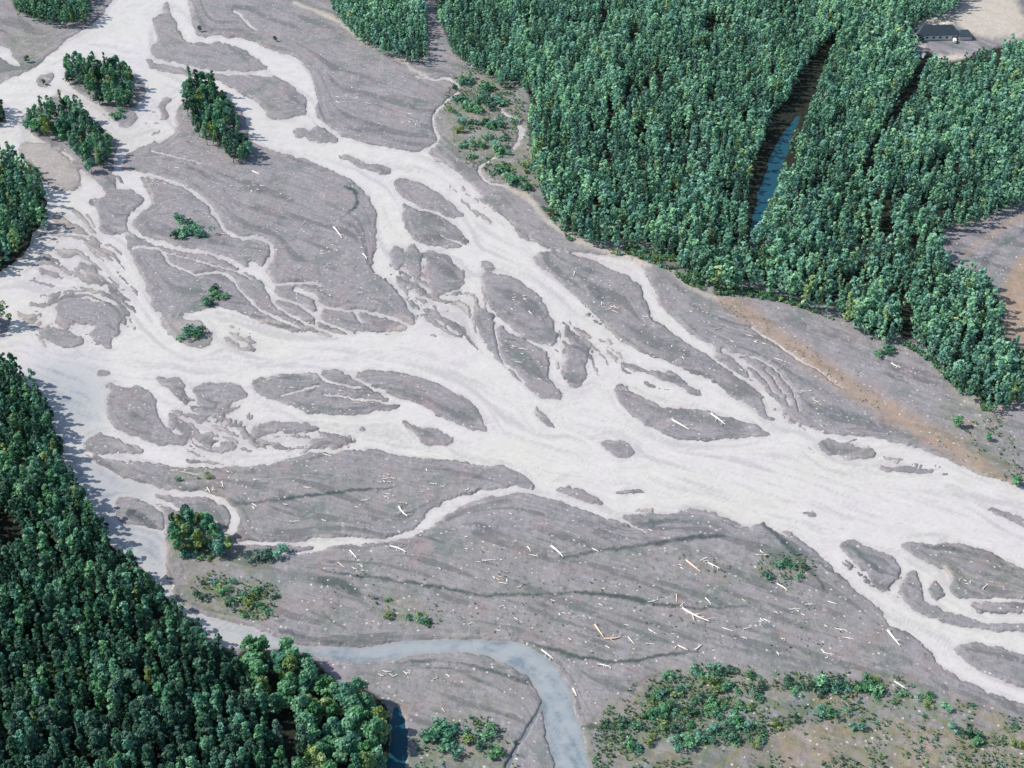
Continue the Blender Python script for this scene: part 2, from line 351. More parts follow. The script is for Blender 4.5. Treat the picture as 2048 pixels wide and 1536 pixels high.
# sediment layers
VEG = np.zeros((RH, RW), np.float32)
for poly, v in [([(880, 290), (890, 180), (930, 135), (1000, 160), (1060, 200), (1060, 300), (1085, 400), (1000, 370), (900, 310)], .75),
                ([(1180, 1440), (1300, 1345), (1450, 1325), (1560, 1350), (1800, 1345), (1900, 1400), (2300, 1500), (2300, 1700), (1190, 1700), (1150, 1500)], .72),
                ([(360, 1140), (480, 1150), (570, 1180), (560, 1245), (450, 1240), (370, 1210)], .8), ([(740, 1185), (860, 1195), (900, 1250), (820, 1270), (740, 1230)], .55),
                ([(1480, 1110), (1600, 1110), (1640, 1160), (1540, 1180)], .6), ([(820, 1440), (1020, 1430), (1040, 1700), (820, 1700)], .7),
                ([(320, 930), (420, 930), (430, 970), (330, 965)], .6), ([(310, 1080), (480, 1080), (570, 1110), (560, 1150), (340, 1150)], .6),
                ([(1340, 1110), (1420, 1110), (1460, 1150), (1380, 1160)], .4), ([(1860, 800), (2000, 800), (2060, 980), (1980, 960), (1900, 880)], .5),
                ([(0, 60), (110, 60), (110, 130), (0, 160)], .5), ([(560, 1080), (1600, 1080), (1850, 1300), (1750, 1420), (1100, 1330), (600, 1290)], .18),
                ([(330, 910), (1000, 930), (830, 1060), (500, 1075)], .14), ([(680, 1330), (1060, 1330), (1080, 1500), (700, 1500)], .22),
                ([(1100, 430), (1330, 470), (1420, 560), (1360, 560), (1200, 500)], .4), ([(1780, 1090), (2100, 1120), (2100, 1200), (1920, 1200)], .3)]:
    VEG = np.maximum(VEG, blur(fill(poly), 16) * v)
ORG = blur(stroke([(1432, 598, 14), (1465, 610, 29), (1510, 640, 33), (1560, 680, 33), (1620, 722, 35), (1690, 770, 35), (1760, 812, 37), (1830, 852, 37), (1900, 892, 35), (1960, 932, 29), (2015, 968, 17)]), 9) * .8
ORG = np.maximum(ORG, blur(fill([(2000, 640), (1995, 600), (2020, 540), (2070, 490), (2300, 420), (2300, 760), (2060, 690), (2010, 680)]), 7) * .95)
ORG = np.maximum(ORG, blur(stroke([(1920, 520, 8), (1960, 490, 10), (2010, 450, 14), (2060, 425, 14)]), 4) * .6)
ORG = np.maximum(ORG, blur(fill([(1580, 1440), (1800, 1445), (2300, 1500), (2300, 1700), (1500, 1700), (1560, 1480)]), 12) * .3)
ORG = np.maximum(ORG, blur(fill([(1620, 1390), (1700, 1388), (1720, 1410), (1640, 1415)]), 6) * .6)
SND = blur(fill([(1822, 50), (1860, 36), (1910, 32), (1905, 52), (1880, 66), (1850, 78), (1826, 72)]), 3)
SND = np.maximum(SND, blur(fill([(1905, 34), (1960, -40), (2010, -40), (2040, 20), (2064, 60), (1990, 85), (1930, 66)]), 4) * .8)
SND = np.maximum(SND, blur(stroke([(1975, -20, 16), (2005, 24, 16), (2040, 48, 14), (2060, 62, 12), (2010, 84, 8)]), 3) * .8)
SND = np.maximum(SND, blur(fill([(1866, 112), (1940, 108), (1935, 120), (1880, 128), (1866, 124)]), 3) * .95)
SND = np.maximum(SND, blur(stroke([(1844, 92, 10), (1848, 118, 14)]), 3) * .8)
SND = np.maximum(SND, blur(fill([(36, 914), (64, 912), (72, 935), (50, 952), (28, 940)]), 3))
SND = np.maximum(SND, blur(fill([(1905, 795), (1990, 800), (2060, 785), (2060, 815), (1960, 820)]), 6) * .5)
for s, v in [([(590, 8, 6), (660, 32, 6), (707, 70, 6), (750, 92, 6), (795, 115, 6), (825, 137, 5), (862, 160, 5)], .8), ([(1005, 373, 5), (1058, 393, 12), (1090, 440, 10), (1140, 476, 12), (1190, 496, 12), (1260, 520, 14), (1300, 530, 10)], .6),
             ([(120, 180, 10), (150, 200, 16), (200, 235, 18), (225, 270, 14)], .6), ([(1340, 540, 10), (1400, 590, 10), (1440, 600, 6)], .4)]:
    SND = np.maximum(SND, blur(stroke(s), 2) * v)
SND = np.maximum(SND, blur(fill(GRAVEL['sand']), 6) * .35)
SND = np.maximum(SND, blur(fill(GRAVEL['shb']), 4) * .2)
fringe = np.clip((blur(M, 12) - .10) * 3, 0, 1) * (1 - M) * np.clip((rib - rib.mean()) / rib.std() * .6 - .1, 0, 1)
fringe = blur(fringe, 1, 1) * np.clip((wob(71, 70.0) + .12) * 5, 0, 1)
SND = np.maximum(SND, fringe * .55)
SCAR_PATCH = np.zeros((RH, RW), np.float32)
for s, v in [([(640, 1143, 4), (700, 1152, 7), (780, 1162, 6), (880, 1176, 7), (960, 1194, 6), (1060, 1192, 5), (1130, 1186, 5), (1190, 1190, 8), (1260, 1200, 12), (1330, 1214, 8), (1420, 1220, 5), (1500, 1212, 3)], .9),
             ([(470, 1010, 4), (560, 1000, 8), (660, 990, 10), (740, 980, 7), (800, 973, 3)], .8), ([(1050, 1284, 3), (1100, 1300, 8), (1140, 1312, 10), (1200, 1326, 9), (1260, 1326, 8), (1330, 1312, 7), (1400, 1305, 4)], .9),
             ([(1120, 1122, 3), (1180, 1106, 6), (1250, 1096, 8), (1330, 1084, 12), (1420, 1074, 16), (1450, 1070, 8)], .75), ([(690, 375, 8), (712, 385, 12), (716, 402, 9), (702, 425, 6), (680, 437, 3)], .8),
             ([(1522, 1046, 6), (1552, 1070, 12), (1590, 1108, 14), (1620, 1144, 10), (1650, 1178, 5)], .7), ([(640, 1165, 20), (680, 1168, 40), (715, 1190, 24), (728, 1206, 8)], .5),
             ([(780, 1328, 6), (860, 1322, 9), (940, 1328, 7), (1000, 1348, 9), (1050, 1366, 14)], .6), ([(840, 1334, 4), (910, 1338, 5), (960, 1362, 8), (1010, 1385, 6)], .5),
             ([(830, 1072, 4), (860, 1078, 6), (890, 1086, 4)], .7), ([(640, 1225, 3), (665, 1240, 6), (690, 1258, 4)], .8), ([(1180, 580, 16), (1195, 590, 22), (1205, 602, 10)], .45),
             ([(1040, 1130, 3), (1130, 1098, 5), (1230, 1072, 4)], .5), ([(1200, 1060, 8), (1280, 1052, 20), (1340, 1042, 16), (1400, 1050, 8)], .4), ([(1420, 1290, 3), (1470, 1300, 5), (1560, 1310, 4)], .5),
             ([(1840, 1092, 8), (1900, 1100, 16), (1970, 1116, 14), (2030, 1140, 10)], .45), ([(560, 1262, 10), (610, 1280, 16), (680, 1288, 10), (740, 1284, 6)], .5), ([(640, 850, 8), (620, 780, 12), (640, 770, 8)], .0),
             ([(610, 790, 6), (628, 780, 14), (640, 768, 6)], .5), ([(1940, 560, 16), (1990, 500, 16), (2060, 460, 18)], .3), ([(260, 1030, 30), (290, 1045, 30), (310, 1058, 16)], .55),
             ([(1250, 1385, 3), (1290, 1358, 7), (1330, 1345, 9)], .5), ([(1160, 1458, 8), (1215, 1455, 20), (1250, 1448, 14), (1300, 1438, 5)], .9), ([(1690, 1090, 10), (1730, 1115, 14), (1760, 1145, 8)], .4),  # second stroke: plain dark patch right of the grey stream
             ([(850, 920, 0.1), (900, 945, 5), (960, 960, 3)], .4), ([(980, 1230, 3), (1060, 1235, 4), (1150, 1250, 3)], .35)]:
    SCAR_PATCH = np.maximum(SCAR_PATCH, blur(stroke([(a_, b_, c_ * .8) for a_, b_, c_ in s]), 2) * v)

# forest outlines as crown silhouettes
FR_MAIN = [(870, -160), (872, 20), (890, 60), (905, 100), (940, 125), (962, 135), (985, 150), (1005, 165), (1045, 160), (1064, 200), (1058, 250), (1062, 290), (1068, 330), (1087, 390),
           (1112, 440), (1152, 466), (1200, 480), (1300, 485), (1345, 503), (1385, 548), (1420, 570), (1500, 558), (1560, 580), (1640, 610), (1680, 616), (1702, 648), (1760, 664), (1812, 670),
           (1842, 683), (1872, 722), (1907, 760), (1945, 788), (2000, 815), (2040, 798), (2070, 785), (2368, 900), (2368, -160)]
FR_TOP = [(652, -160), (655, -20), (668, 18), (705, 60), (745, 90), (800, 106), (838, 120), (856, 100), (856, 60), (846, 20), (840, -160)]
CLR1 = [(1880, 452), (1955, 441), (2005, 412), (2080, 392), (2368, 330), (2368, 830), (2060, 705), (2012, 688), (2000, 655), (2008, 620), (1985, 592), (1975, 556), (1945, 545), (1897, 532), (1882, 500)]
CLR2 = [(1816, 56), (1850, 30), (1900, 20), (1930, -10), (1940, -160), (2040, -160), (2052, 10), (2090, 50), (2090, 84), (2030, 88), (1995, 98), (1960, 112), (1920, 124), (1880, 131), (1836, 120), (1826, 90)]
RF = fill(FR_MAIN, 1) & ~fill(CLR1, 1) & ~fill(CLR2, 1)
gap = np.zeros_like(RF)
for s in [[(1512, 452, 26), (1516, 415, 46), (1530, 350, 60), (1556, 285, 62), (1588, 220, 58), (1616, 165, 46), (1650, 100, 24), (1685, 50, 10)], [(1852, 118, 20), (1818, 185, 22), (1792, 228, 30), (1762, 272, 8), (1746, 300, 14), (1730, 350, 18), (1722, 380, 8)],
          [(1778, 392, 14), (1772, 440, 28), (1785, 492, 14)], [(1803, 560, 10), (1810, 610, 14), (1816, 664, 26)], [(1730, 345, 10), (1752, 372, 7), (1790, 392, 6), (1860, 402, 7), (1900, 415, 8)], [(1060, 20, 6), (1050, 60, 8), (1080, 110, 6)], [(1330, 250, 6), (1345, 290, 9), (1340, 320, 6)], [(1440, 190, 5), (1452, 225, 8)], [(1000, 30, 8), (1205, 50, 10), (1200, 75, 14)], [(1220, 190, 12), (1226, 240, 18), (1212, 265, 8)]]:
    stroke(s, gap)
RF &= ~gap
RF |= fill(FR_TOP, 1)
LF_B = [(-330, 275), (0, 290), (40, 315), (75, 340), (100, 380), (105, 405), (90, 450), (60, 493), (25, 528), (0, 553), (-330, 600)]
LF_A = [(-330, 180), (0, 190), (12, 202), (15, 235), (0, 250), (-330, 270)]
LF_C = [(-330, 615), (0, 618), (18, 632), (16, 655), (-330, 670)]
LF_T = [(-330, -160), (10, -160), (22, 16), (60, 32), (100, 40), (165, 42), (180, 24), (170, -160)]
LF_D = [(-330, 680), (0, 690), (25, 715), (35, 735), (60, 750), (90, 758), (105, 790), (118, 812), (100, 832), (106, 850), (120, 870), (125, 890), (110, 905), (125, 930), (150, 955), (180, 1015),
        (205, 1040), (212, 1060), (217, 1085), (236, 1100), (270, 1130), (310, 1165), (330, 1190), (355, 1210), (393, 1240), (404, 1262), (398, 1285), (440, 1300), (470, 1310), (500, 1340), (520, 1400),
        (560, 1450), (620, 1480), (640, 1720), (-330, 1720)]
LOBE = [(470, 1306), (530, 1301), (580, 1306), (620, 1316), (650, 1346), (690, 1380), (720, 1376), (760, 1400), (778, 1422), (780, 1480), (774, 1560), (770, 1720), (640, 1720), (620, 1480), (560, 1450), (520, 1400), (500, 1340)]
LD = fill(LF_D, 1) & ~fill([(34, 916), (66, 914), (74, 938), (52, 956), (26, 944)], 1)
HOLE = stroke([(0, 1025, 30), (20, 1060, 50), (40, 1095, 24)]) | stroke([(545, 1420, 18), (560, 1450, 34), (590, 1500, 40)]) | stroke([(310, 1215, 14), (322, 1240, 22)])
LD &= ~HOLE
LB = fill(LOBE, 1) & ~HOLE
LE = {'a': fill(LF_A, 1), 'b': fill(LF_B, 1), 'c': fill(LF_C, 1), 't': fill(LF_T, 1)}
FLOOR_SHADE = np.clip(blur(RF | LD | LB | LE['a'] | LE['b'] | LE['t'] | gap | HOLE, 5), 0, 1)
FLOOR_SHADE = np.maximum(FLOOR_SHADE, np.clip(blur(gap, 8) * 2.5, 0, 1))  # tree shade in the forest gaps painted into the ground colour
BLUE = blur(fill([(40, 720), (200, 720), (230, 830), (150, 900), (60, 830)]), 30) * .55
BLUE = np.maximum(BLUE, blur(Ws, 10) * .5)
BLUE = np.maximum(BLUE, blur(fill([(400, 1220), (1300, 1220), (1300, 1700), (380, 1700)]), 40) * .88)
TEALF = np.clip(blur(Wt, 8) * 5, 0, 1)
TEALF = np.where(blur(stroke(TEAL[2]), 8) > .1, TEALF * .4, TEALF)

# ------------------------------------------------------------------ mesh helpers
def sample(A, px, py):
    x = np.clip(px + OX - .5, 0, RW - 1.001); y = np.clip(py + OY - .5, 0, RH - 1.001)
    xi, yi = x.astype(int), y.astype(int)
    fx, fy = x - xi, y - yi
    return (A[yi, xi] * (1 - fx) + A[yi, xi + 1] * fx) * (1 - fy) + (A[yi + 1, xi] * (1 - fx) + A[yi + 1, xi + 1] * fx) * fy


def mesh_np(name, V, F, smooth=True):
    """V (n,3); F (m,3|4) int"""
    me = bpy.data.meshes.new(name)
    V = np.ascontiguousarray(V, np.float32); F = np.ascontiguousarray(F, np.int32)
    m, kk = F.shape
    me.vertices.add(len(V)); me.vertices.foreach_set('co', V.ravel())
    me.loops.add(m * kk); me.loops.foreach_set('vertex_index', F.ravel())
    me.polygons.add(m)
    me.polygons.foreach_set('loop_start', np.arange(0, m * kk, kk, dtype=np.int32))
    me.polygons.foreach_set('loop_total', np.full(m, kk, np.int32))
    me.polygons.foreach_set('use_smooth', np.full(m, smooth, bool))
    me.update(calc_edges=True)
    return me


def col_attr(me, name, A, domain='POINT'):
    a = me.attributes.new(name, 'FLOAT_COLOR', domain)
    a.data.foreach_set('color', np.ascontiguousarray(A, np.float32).ravel())


def flt_attr(me, name, A, domain='FACE'):
    a = me.attributes.new(name, 'FLOAT', domain)
    a.data.foreach_set('value', np.ascontiguousarray(A, np.float32).ravel())


def link(name, me, mat=None, parent=None, loc=None, **props):
    o = bpy.data.objects.new(name, me)
    COL.objects.link(o)
    if mat is not None:
        me.materials.append(mat)
    if parent is not None:
        o.parent = parent
    if loc is not None:
        o.location = loc
    for kk, v in props.items():
        o[kk] = v
    return o


# ------------------------------------------------------------------ materials
class NT:
    def __init__(self, name):
        self.m = bpy.data.materials.new(name); self.m.use_nodes = True
        self.t = self.m.node_tree; self.t.nodes.clear()
        self.out = self.t.nodes.new('ShaderNodeOutputMaterial')

    def n(self, typ, inp=None, **kw):
        nd = self.t.nodes.new(typ)
        for kk, v in kw.items():
            setattr(nd, kk, v)
        for kk, v in (inp or {}).items():
            s = nd.inputs[kk]
            if isinstance(v, bpy.types.NodeSocket):
                self.t.links.new(v, s)
            else:
                s.default_value = v
        return nd

    def mix(self, f, a, b, blend='MIX'):
        nd = self.t.nodes.new('ShaderNodeMix'); nd.data_type = 'RGBA'; nd.blend_type = blend
        for s, v in ((nd.inputs[0], f), (nd.inputs[6], a), (nd.inputs[7], b)):
            if isinstance(v, bpy.types.NodeSocket):
                self.t.links.new(v, s)
            else:
                s.default_value = v if not isinstance(v, tuple) else (*v, 1.0)
        return nd.outputs[2]

    def math(self, op, a, b=0.0, c=None, clamp=False):
        nd = self.t.nodes.new('ShaderNodeMath'); nd.operation = op; nd.use_clamp = clamp
        for i, v in enumerate((a, b) if c is None else (a, b, c)):
            if isinstance(v, bpy.types.NodeSocket):
                self.t.links.new(v, nd.inputs[i])
            else:
                nd.inputs[i].default_value = v
        return nd.outputs[0]

    def rng(self, v, a, b, c=0.0, d=1.0):
        nd = self.n('ShaderNodeMapRange', {'Value': v, 'From Min': a, 'From Max': b, 'To Min': c, 'To Max': d}); nd.clamp = True
        return nd.outputs[0]

    def noise(self, co, scale, detail=3.0, rough=.55):
        return self.n('ShaderNodeTexNoise', {'Vector': co, 'Scale': scale, 'Detail': detail, 'Roughness': rough}).outputs[0]

    def sep(self, name):
        a = self.n('ShaderNodeAttribute', attribute_name=name)
        s = self.n('ShaderNodeSeparateColor', {'Color': a.outputs['Color']})
        return s.outputs[0], s.outputs[1], s.outputs[2], a.outputs['Alpha']

    def done(self, shader):
        self.t.links.new(shader, self.out.inputs['Surface'])
        return self.m


def ground_material():
    g = NT('gravel_bar')
    co = g.n('ShaderNodeNewGeometry').outputs['Position']
    st, veg, org, snd = g.sep('sed')
    scar, floor, st2, wet = g.sep('sed2')
    n1 = g.noise(co, .035, 4.0); n2 = g.noise(co, .45, 4.0, .65); n3 = g.noise(co, 1.6, 2.0, .7); n4 = g.noise(co, .11, 3.0)
    base = g.mix(g.rng(n1, .3, .7), (.245, .238, .243), (.295, .28, .285))
    base = g.mix(g.math('MULTIPLY', g.rng(n4, .5, .7), .55), base, (.215, .238, .232))
    base = g.mix(g.rng(st, .1, .9, 0, .8), base, (.40, .38, .388))
    base = g.mix(g.math('MULTIPLY', g.rng(st2, .52, .8), .75), base, (.14, .15, .155))
    base = g.mix(g.rng(n2, .56, .78, 0, .55), base, (.15, .145, .15))
    base = g.mix(g.rng(n2, .2, .4, .5, 0), base, (.42, .395, .385))
    base = g.mix(g.math('MULTIPLY', g.rng(n3, .6, .72), .6), base, (.46, .44, .42))
    # rusty patches
    n5 = g.noise(co, .06, 5.0, .7)
    base = g.mix(g.rng(n5, .53, .64, 0, .4), base, (.36, .27, .265))
    n6 = g.noise(co, .045, 5.0, .7)
    base = g.mix(g.rng(n6, .53, .64, 0, .65), base, (.17, .215, .195))
    base = g.mix(g.rng(g.noise(co, .22, 5.0, .75), .55, .66, 0, .65), base, (.45, .43, .425))
    base = g.mix(g.rng(g.noise(co, .27, 5.0, .75), .57, .68, 0, .6), base, (.11, .125, .125))
    # damp old channel floors, plus one plain dark patch
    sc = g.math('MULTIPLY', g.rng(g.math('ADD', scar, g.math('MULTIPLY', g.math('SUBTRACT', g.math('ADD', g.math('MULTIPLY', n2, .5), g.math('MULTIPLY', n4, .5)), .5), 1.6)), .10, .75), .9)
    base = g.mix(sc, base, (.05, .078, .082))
    # pioneer vegetation film
    vg = g.math('MULTIPLY', veg, g.rng(g.noise(co, .16, 5.0, .7), .38, .62), clamp=True)
    vcol = g.mix(g.rng(n2, .35, .65), (.20, .235, .10), (.10, .165, .065))
    vcol = g.mix(g.rng(n5, .45, .65, 0, .7), vcol, (.33, .27, .15))
    base = g.mix(vg, base, vcol)
    on = g.math('MULTIPLY', org, g.rng(n2, .25, .6, 1.05, .5), clamp=True)
    base = g.mix(on, base, g.mix(g.rng(g.noise(co, .3, 3.0), .4, .65), (.50, .33, .19), (.40, .31, .21)))
    base = g.mix(g.math('MULTIPLY', snd, g.rng(n2, .3, .6, 1.05, .75), clamp=True), base, (.72, .65, .53))
    base = g.mix(g.rng(floor, .1, .6), base, g.mix(g.rng(n2, .4, .65), (.014, .018, .013), (.034, .04, .022)))  # forest floor, near-black so the gaps carry painted shade
    # wet rim beside the water
    base = g.mix(g.math('MULTIPLY', wet, .06, clamp=True), base, (.15, .145, .15))
    # bleached pebbles and wood chips
    wco = g.n('ShaderNodeVectorMath', {0: co, 1: g.n('ShaderNodeTexNoise', {'Vector': co, 'Scale': 1.1, 'Detail': 2.0}).outputs[1]}, operation='ADD').outputs[0]
    vor = g.n('ShaderNodeTexVoronoi', {'Vector': wco, 'Scale': .46, 'Randomness': 1.0})
    chip = g.math('MULTIPLY', g.rng(vor.outputs['Distance'], .10, .26, 1.0, 0.0), g.rng(g.n('ShaderNodeSeparateColor', {'Color': vor.outputs['Color']}).outputs[0], .66, .72))
    chip = g.math('MULTIPLY', chip, g.rng(n4, .36, .54, .1, 1.0))
    chip = g.math('MULTIPLY', chip, g.math('SUBTRACT', 1.0, floor, clamp=True))
    base = g.mix(chip, base, (.80, .76, .71))
    vr2 = g.n('ShaderNodeTexVoronoi', {'Vector': co, 'Scale': .27, 'Randomness': 1.0})
    dk = g.math('MULTIPLY', g.rng(vr2.outputs['Distance'], .06, .2, 1.0, 0.0), g.rng(g.n('ShaderNodeSeparateColor', {'Color': vr2.outputs['Color']}).outputs[1], .85, .9))
    base = g.mix(g.math('MULTIPLY', dk, .75), base, (.10, .11, .10))
    base = g.mix(1.0, base, (.64, .626, .634), 'MULTIPLY')
    b = g.n('ShaderNodeBump', {'Strength': .45, 'Distance': .5, 'Height': g.math('ADD', n2, g.math('MULTIPLY', n3, .6))})
    s = g.n('ShaderNodeBsdfPrincipled', {'Base Color': base, 'Roughness': .92, 'Normal': b.outputs[0]})
    s.inputs['Specular IOR Level'].default_value = .2
    return g.done(s.outputs[0])


def water_material():
    g = NT('silty_water')
    co = g.n('ShaderNodeNewGeometry').outputs['Position']
    st, blue, teal, sh = g.sep('wat')
    n1 = g.noise(co, .02, 3.0); n2 = g.noise(co, .5, 4.0, .7); n3 = g.noise(co, .12, 3.0)
    milk = g.mix(g.rng(n1, .35, .65), (.665, .63, .645), (.665, .65, .605))
    milk = g.mix(g.rng(st, .5, .2, 0, .7), milk, (.47, .455, .465))
    milk = g.mix(g.rng(st, .55, .8, 0, .6), milk, (.78, .765, .735))
    milk = g.mix(g.rng(n2, .52, .75, 0, .5), milk, (.50, .485, .48))
    milk = g.mix(g.rng(n2, .25, .42, .7, 0), milk, (.80, .79, .76))
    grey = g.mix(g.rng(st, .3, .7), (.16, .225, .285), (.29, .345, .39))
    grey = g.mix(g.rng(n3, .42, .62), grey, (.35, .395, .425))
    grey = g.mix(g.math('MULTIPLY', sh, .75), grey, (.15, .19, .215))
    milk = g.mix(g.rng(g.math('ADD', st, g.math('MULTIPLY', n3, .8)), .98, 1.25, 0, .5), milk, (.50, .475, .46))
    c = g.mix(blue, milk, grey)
    c = g.mix(g.math('MULTIPLY', sh, g.rng(g.math('ADD', g.math('MULTIPLY', n3, .6), g.math('MULTIPLY', n2, .5)), .42, .68, .1, 1.0), clamp=True), c, (.47, .43, .435))
    c = g.mix(teal, c, (.012, .085, .125))
    c = g.mix(1.0, c, (.655, .645, .622), 'MULTIPLY')
    bump = g.n('ShaderNodeBump', {'Strength': .16, 'Distance': .4, 'Height': g.math('ADD', n2, g.math('MULTIPLY', st, .6))})
    s = g.n('ShaderNodeBsdfPrincipled', {'Base Color': c, 'Roughness': g.rng(blue, .1, .8, .38, .2), 'Normal': bump.outputs[0], 'IOR': 1.33})
    s.inputs['Specular IOR Level'].default_value = .35
    return g.done(s.outputs[0])


def leaf_material(name, c0, c1, c2):
    """c0 dark, c1 main, c2 light leaf colour; variation per leaf clump and per plant"""
    g = NT(name)
    t = g.n('ShaderNodeAttribute', attribute_name='tint').outputs['Fac']
    r = g.n('ShaderNodeObjectInfo').outputs['Random']
    c = g.mix(g.rng(t, 0, .5), c0, c1)
    c = g.mix(g.rng(t, .5, 1.0), c, c2)
    hsv = g.n('ShaderNodeHueSaturation', {'Hue': g.rng(r, 0, 1, .485, .515), 'Saturation': g.rng(r, 1, 0, .85, 1.1), 'Value': g.rng(r, 0, 1, .78, 1.25), 'Color': c})
    d = g.n('ShaderNodeBsdfPrincipled', {'Base Color': hsv.outputs[0], 'Roughness': .55})
    d.inputs['Specular IOR Level'].default_value = .3
    tr = g.n('ShaderNodeBsdfTranslucent', {'Color': hsv.outputs[0]})
    m = g.n('ShaderNodeMixShader', {0: .4, 1: d.outputs[0], 2: tr.outputs[0]})
    return g.done(m.outputs[0])


def plain_material(name, col, rough=.8, var=.25, scale=2.0):
    g = NT(name)
    co = g.n('ShaderNodeTexCoord').outputs['Object']
    nz = g.noise(co, scale, 4.0, .65)
    c = g.mix(g.rng(nz, .3, .7), tuple(v * (1 - var) for v in col), tuple(min(1, v * (1 + var)) for v in col))
    s = g.n('ShaderNodeBsdfPrincipled', {'Base Color': c, 'Roughness': rough})
    s.inputs['Specular IOR Level'].default_value = .25
    return g.done(s.outputs[0])


M_GROUND, M_WATER = ground_material(), water_material()
LEAF = {
 'dark': leaf_material('leaf_dark', (0.026, 0.071, 0.046), (0.055, 0.149, 0.092), (0.127, 0.253, 0.165)),
 'blue': leaf_material('leaf_blue_green', (0.050, 0.138, 0.095), (0.098, 0.289, 0.184), (0.225, 0.454, 0.297)),
 'mid': leaf_material('leaf_mid_green', (0.061, 0.162, 0.083), (0.121, 0.331, 0.158), (0.284, 0.521, 0.262)),
 'yellow': leaf_material('leaf_yellow_green', (0.090, 0.144, 0.050), (0.204, 0.305, 0.094), (0.384, 0.460, 0.176)),
}
M_BARK = plain_material('grey_bark', (.22, .19, .165), .9)
M_WOOD = plain_material('bleached_wood', (.72, .67, .60), .8, .12, 1.5)
M_WOODT = plain_material('tan_wood', (.62, .47, .36), .8, .15, 1.5)

# ------------------------------------------------------------------ ground and water sheets
def fan_rows(step):
    pys = np.arange(1536 + 155, -155, -step, dtype=float)
    _, y = ground(1024.0, pys)
    return y


def hw(y):
    return 18.0 / LENS * (y * cp + CAM_H * sp)


def sheet(step_y, step_x, border):
    y = fan_rows(step_y)
    s = np.arange(-1.28, 1.2801, step_x / 1024.0)
    if border:
        y = np.concatenate([[-230, 40], y, y[-1] + np.array([60, 200, 600, 1800, 6000, 16000.])])
        s = np.concatenate([[-9, -4, -2.2, -1.6], s, [1.6, 2.2, 4, 9]])
    Y = np.repeat(y[:, None], len(s), 1)
    X = s[None, :] * hw(y)[:, None]
    return X, Y


def grid_faces(r, c):
    i = np.arange(r * c).reshape(r, c)
    return np.stack([i[:-1, :-1], i[:-1, 1:], i[1:, 1:], i[1:, :-1]], -1).reshape(-1, 4)


NX, NY = wob(31, 26.0), wob(32, 26.0)
NX2, NY2 = wob(33, 7.0), wob(34, 7.0)
HN = vnoise(RH, RW, 60.0, 5, 41)


def warped(X, Y):
    px, py = pixel(X, Y, np.zeros_like(X))
    wx = sample(NX, px, py) * 12 + sample(NX2, px, py) * 6
    wy = sample(NY, px, py) * 9 + sample(NY2, px, py) * 5
    return px, py, px + wx, py + wy


def land_height(m, m5, m20, hn):
    a = .5 - m
    land = np.maximum(a, 0) * 2
    return a * .22 + land * ((1 - m5) * .12 + (1 - m20) * .5) + land * (1 - m20) * (hn - .5) * 1.3


X, Y = sheet(2.0, 2.3, True)
px, py, qx, qy = warped(X, Y)
m = sample(Mb, qx, qy)
Z = land_height(m, sample(M5, qx, qy), sample(M20, qx, qy), sample(HN, px, py))
V = np.stack([X, Y, Z], -1).reshape(-1, 3)
me = mesh_np('ground', V, grid_faces(*X.shape))
L1, L2 = up2(LIC), up2(LIC2)
f = lambda A, wpx=px, wpy=py: sample(A, wpx, wpy)
col_attr(me, 'sed', np.stack([f(L1), f(VEG), f(ORG, qx, qy), f(SND, qx, qy)], -1).reshape(-1, 4))
wet = np.clip(sample(blur(M, 4), qx, qy) * 2, 0, 1)
col_attr(me, 'sed2', np.stack([f(SCAR_PATCH, qx, qy), f(FLOOR_SHADE), f(L2), wet], -1).reshape(-1, 4))
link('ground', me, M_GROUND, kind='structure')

X, Y = sheet(3.6, 4.0, False)
px, py, qx, qy = warped(X, Y)
near = sample(blur(M, 6), qx, qy) > .004
types = np.stack([blur(Wm, 5), blur(Ws, 5), blur(Wt, 5)], 0)
tt = np.stack([sample(t, qx, qy) for t in types], 0)
tt[2] *= 3.0; tt[1] *= 1.6
typ = tt.argmax(0)
wat = np.stack([sample(L1, px, py) * .5 + sample(L2, px, py) * .5, sample(BLUE, px, py), sample(TEALF, px, py), np.clip(1.0 - (sample(blur(M, 7), qx, qy) - .42) * 2.0, 0, 1) * .9 + sample(blur(RIF, 4), px, py) * .35], -1).reshape(-1, 4)
VW = np.stack([X, Y, np.zeros_like(X)], -1).reshape(-1, 3)
FW = grid_faces(*X.shape)
keep = near.reshape(-1)[FW].any(1)
ftyp = typ.reshape(-1)[FW[:, 0]]
for ti, nm in enumerate(('river', 'side_stream', 'forest_water')):
    Fk = FW[keep & (ftyp == ti)]
    used, inv = np.unique(Fk, return_inverse=True)
    me = mesh_np(nm, VW[used], inv.reshape(-1, 4))
    col_attr(me, 'wat', wat[used])
    link(nm, me, M_WATER, kind='structure')


def height_at(x, y):
    x = np.atleast_1d(np.asarray(x, float)); y = np.atleast_1d(np.asarray(y, float))
    px, py, qx, qy = warped(x, y)
    return land_height(sample(Mb, qx, qy), sample(M5, qx, qy), sample(M20, qx, qy), sample(HN, px, py)), sample(Mb, qx, qy)


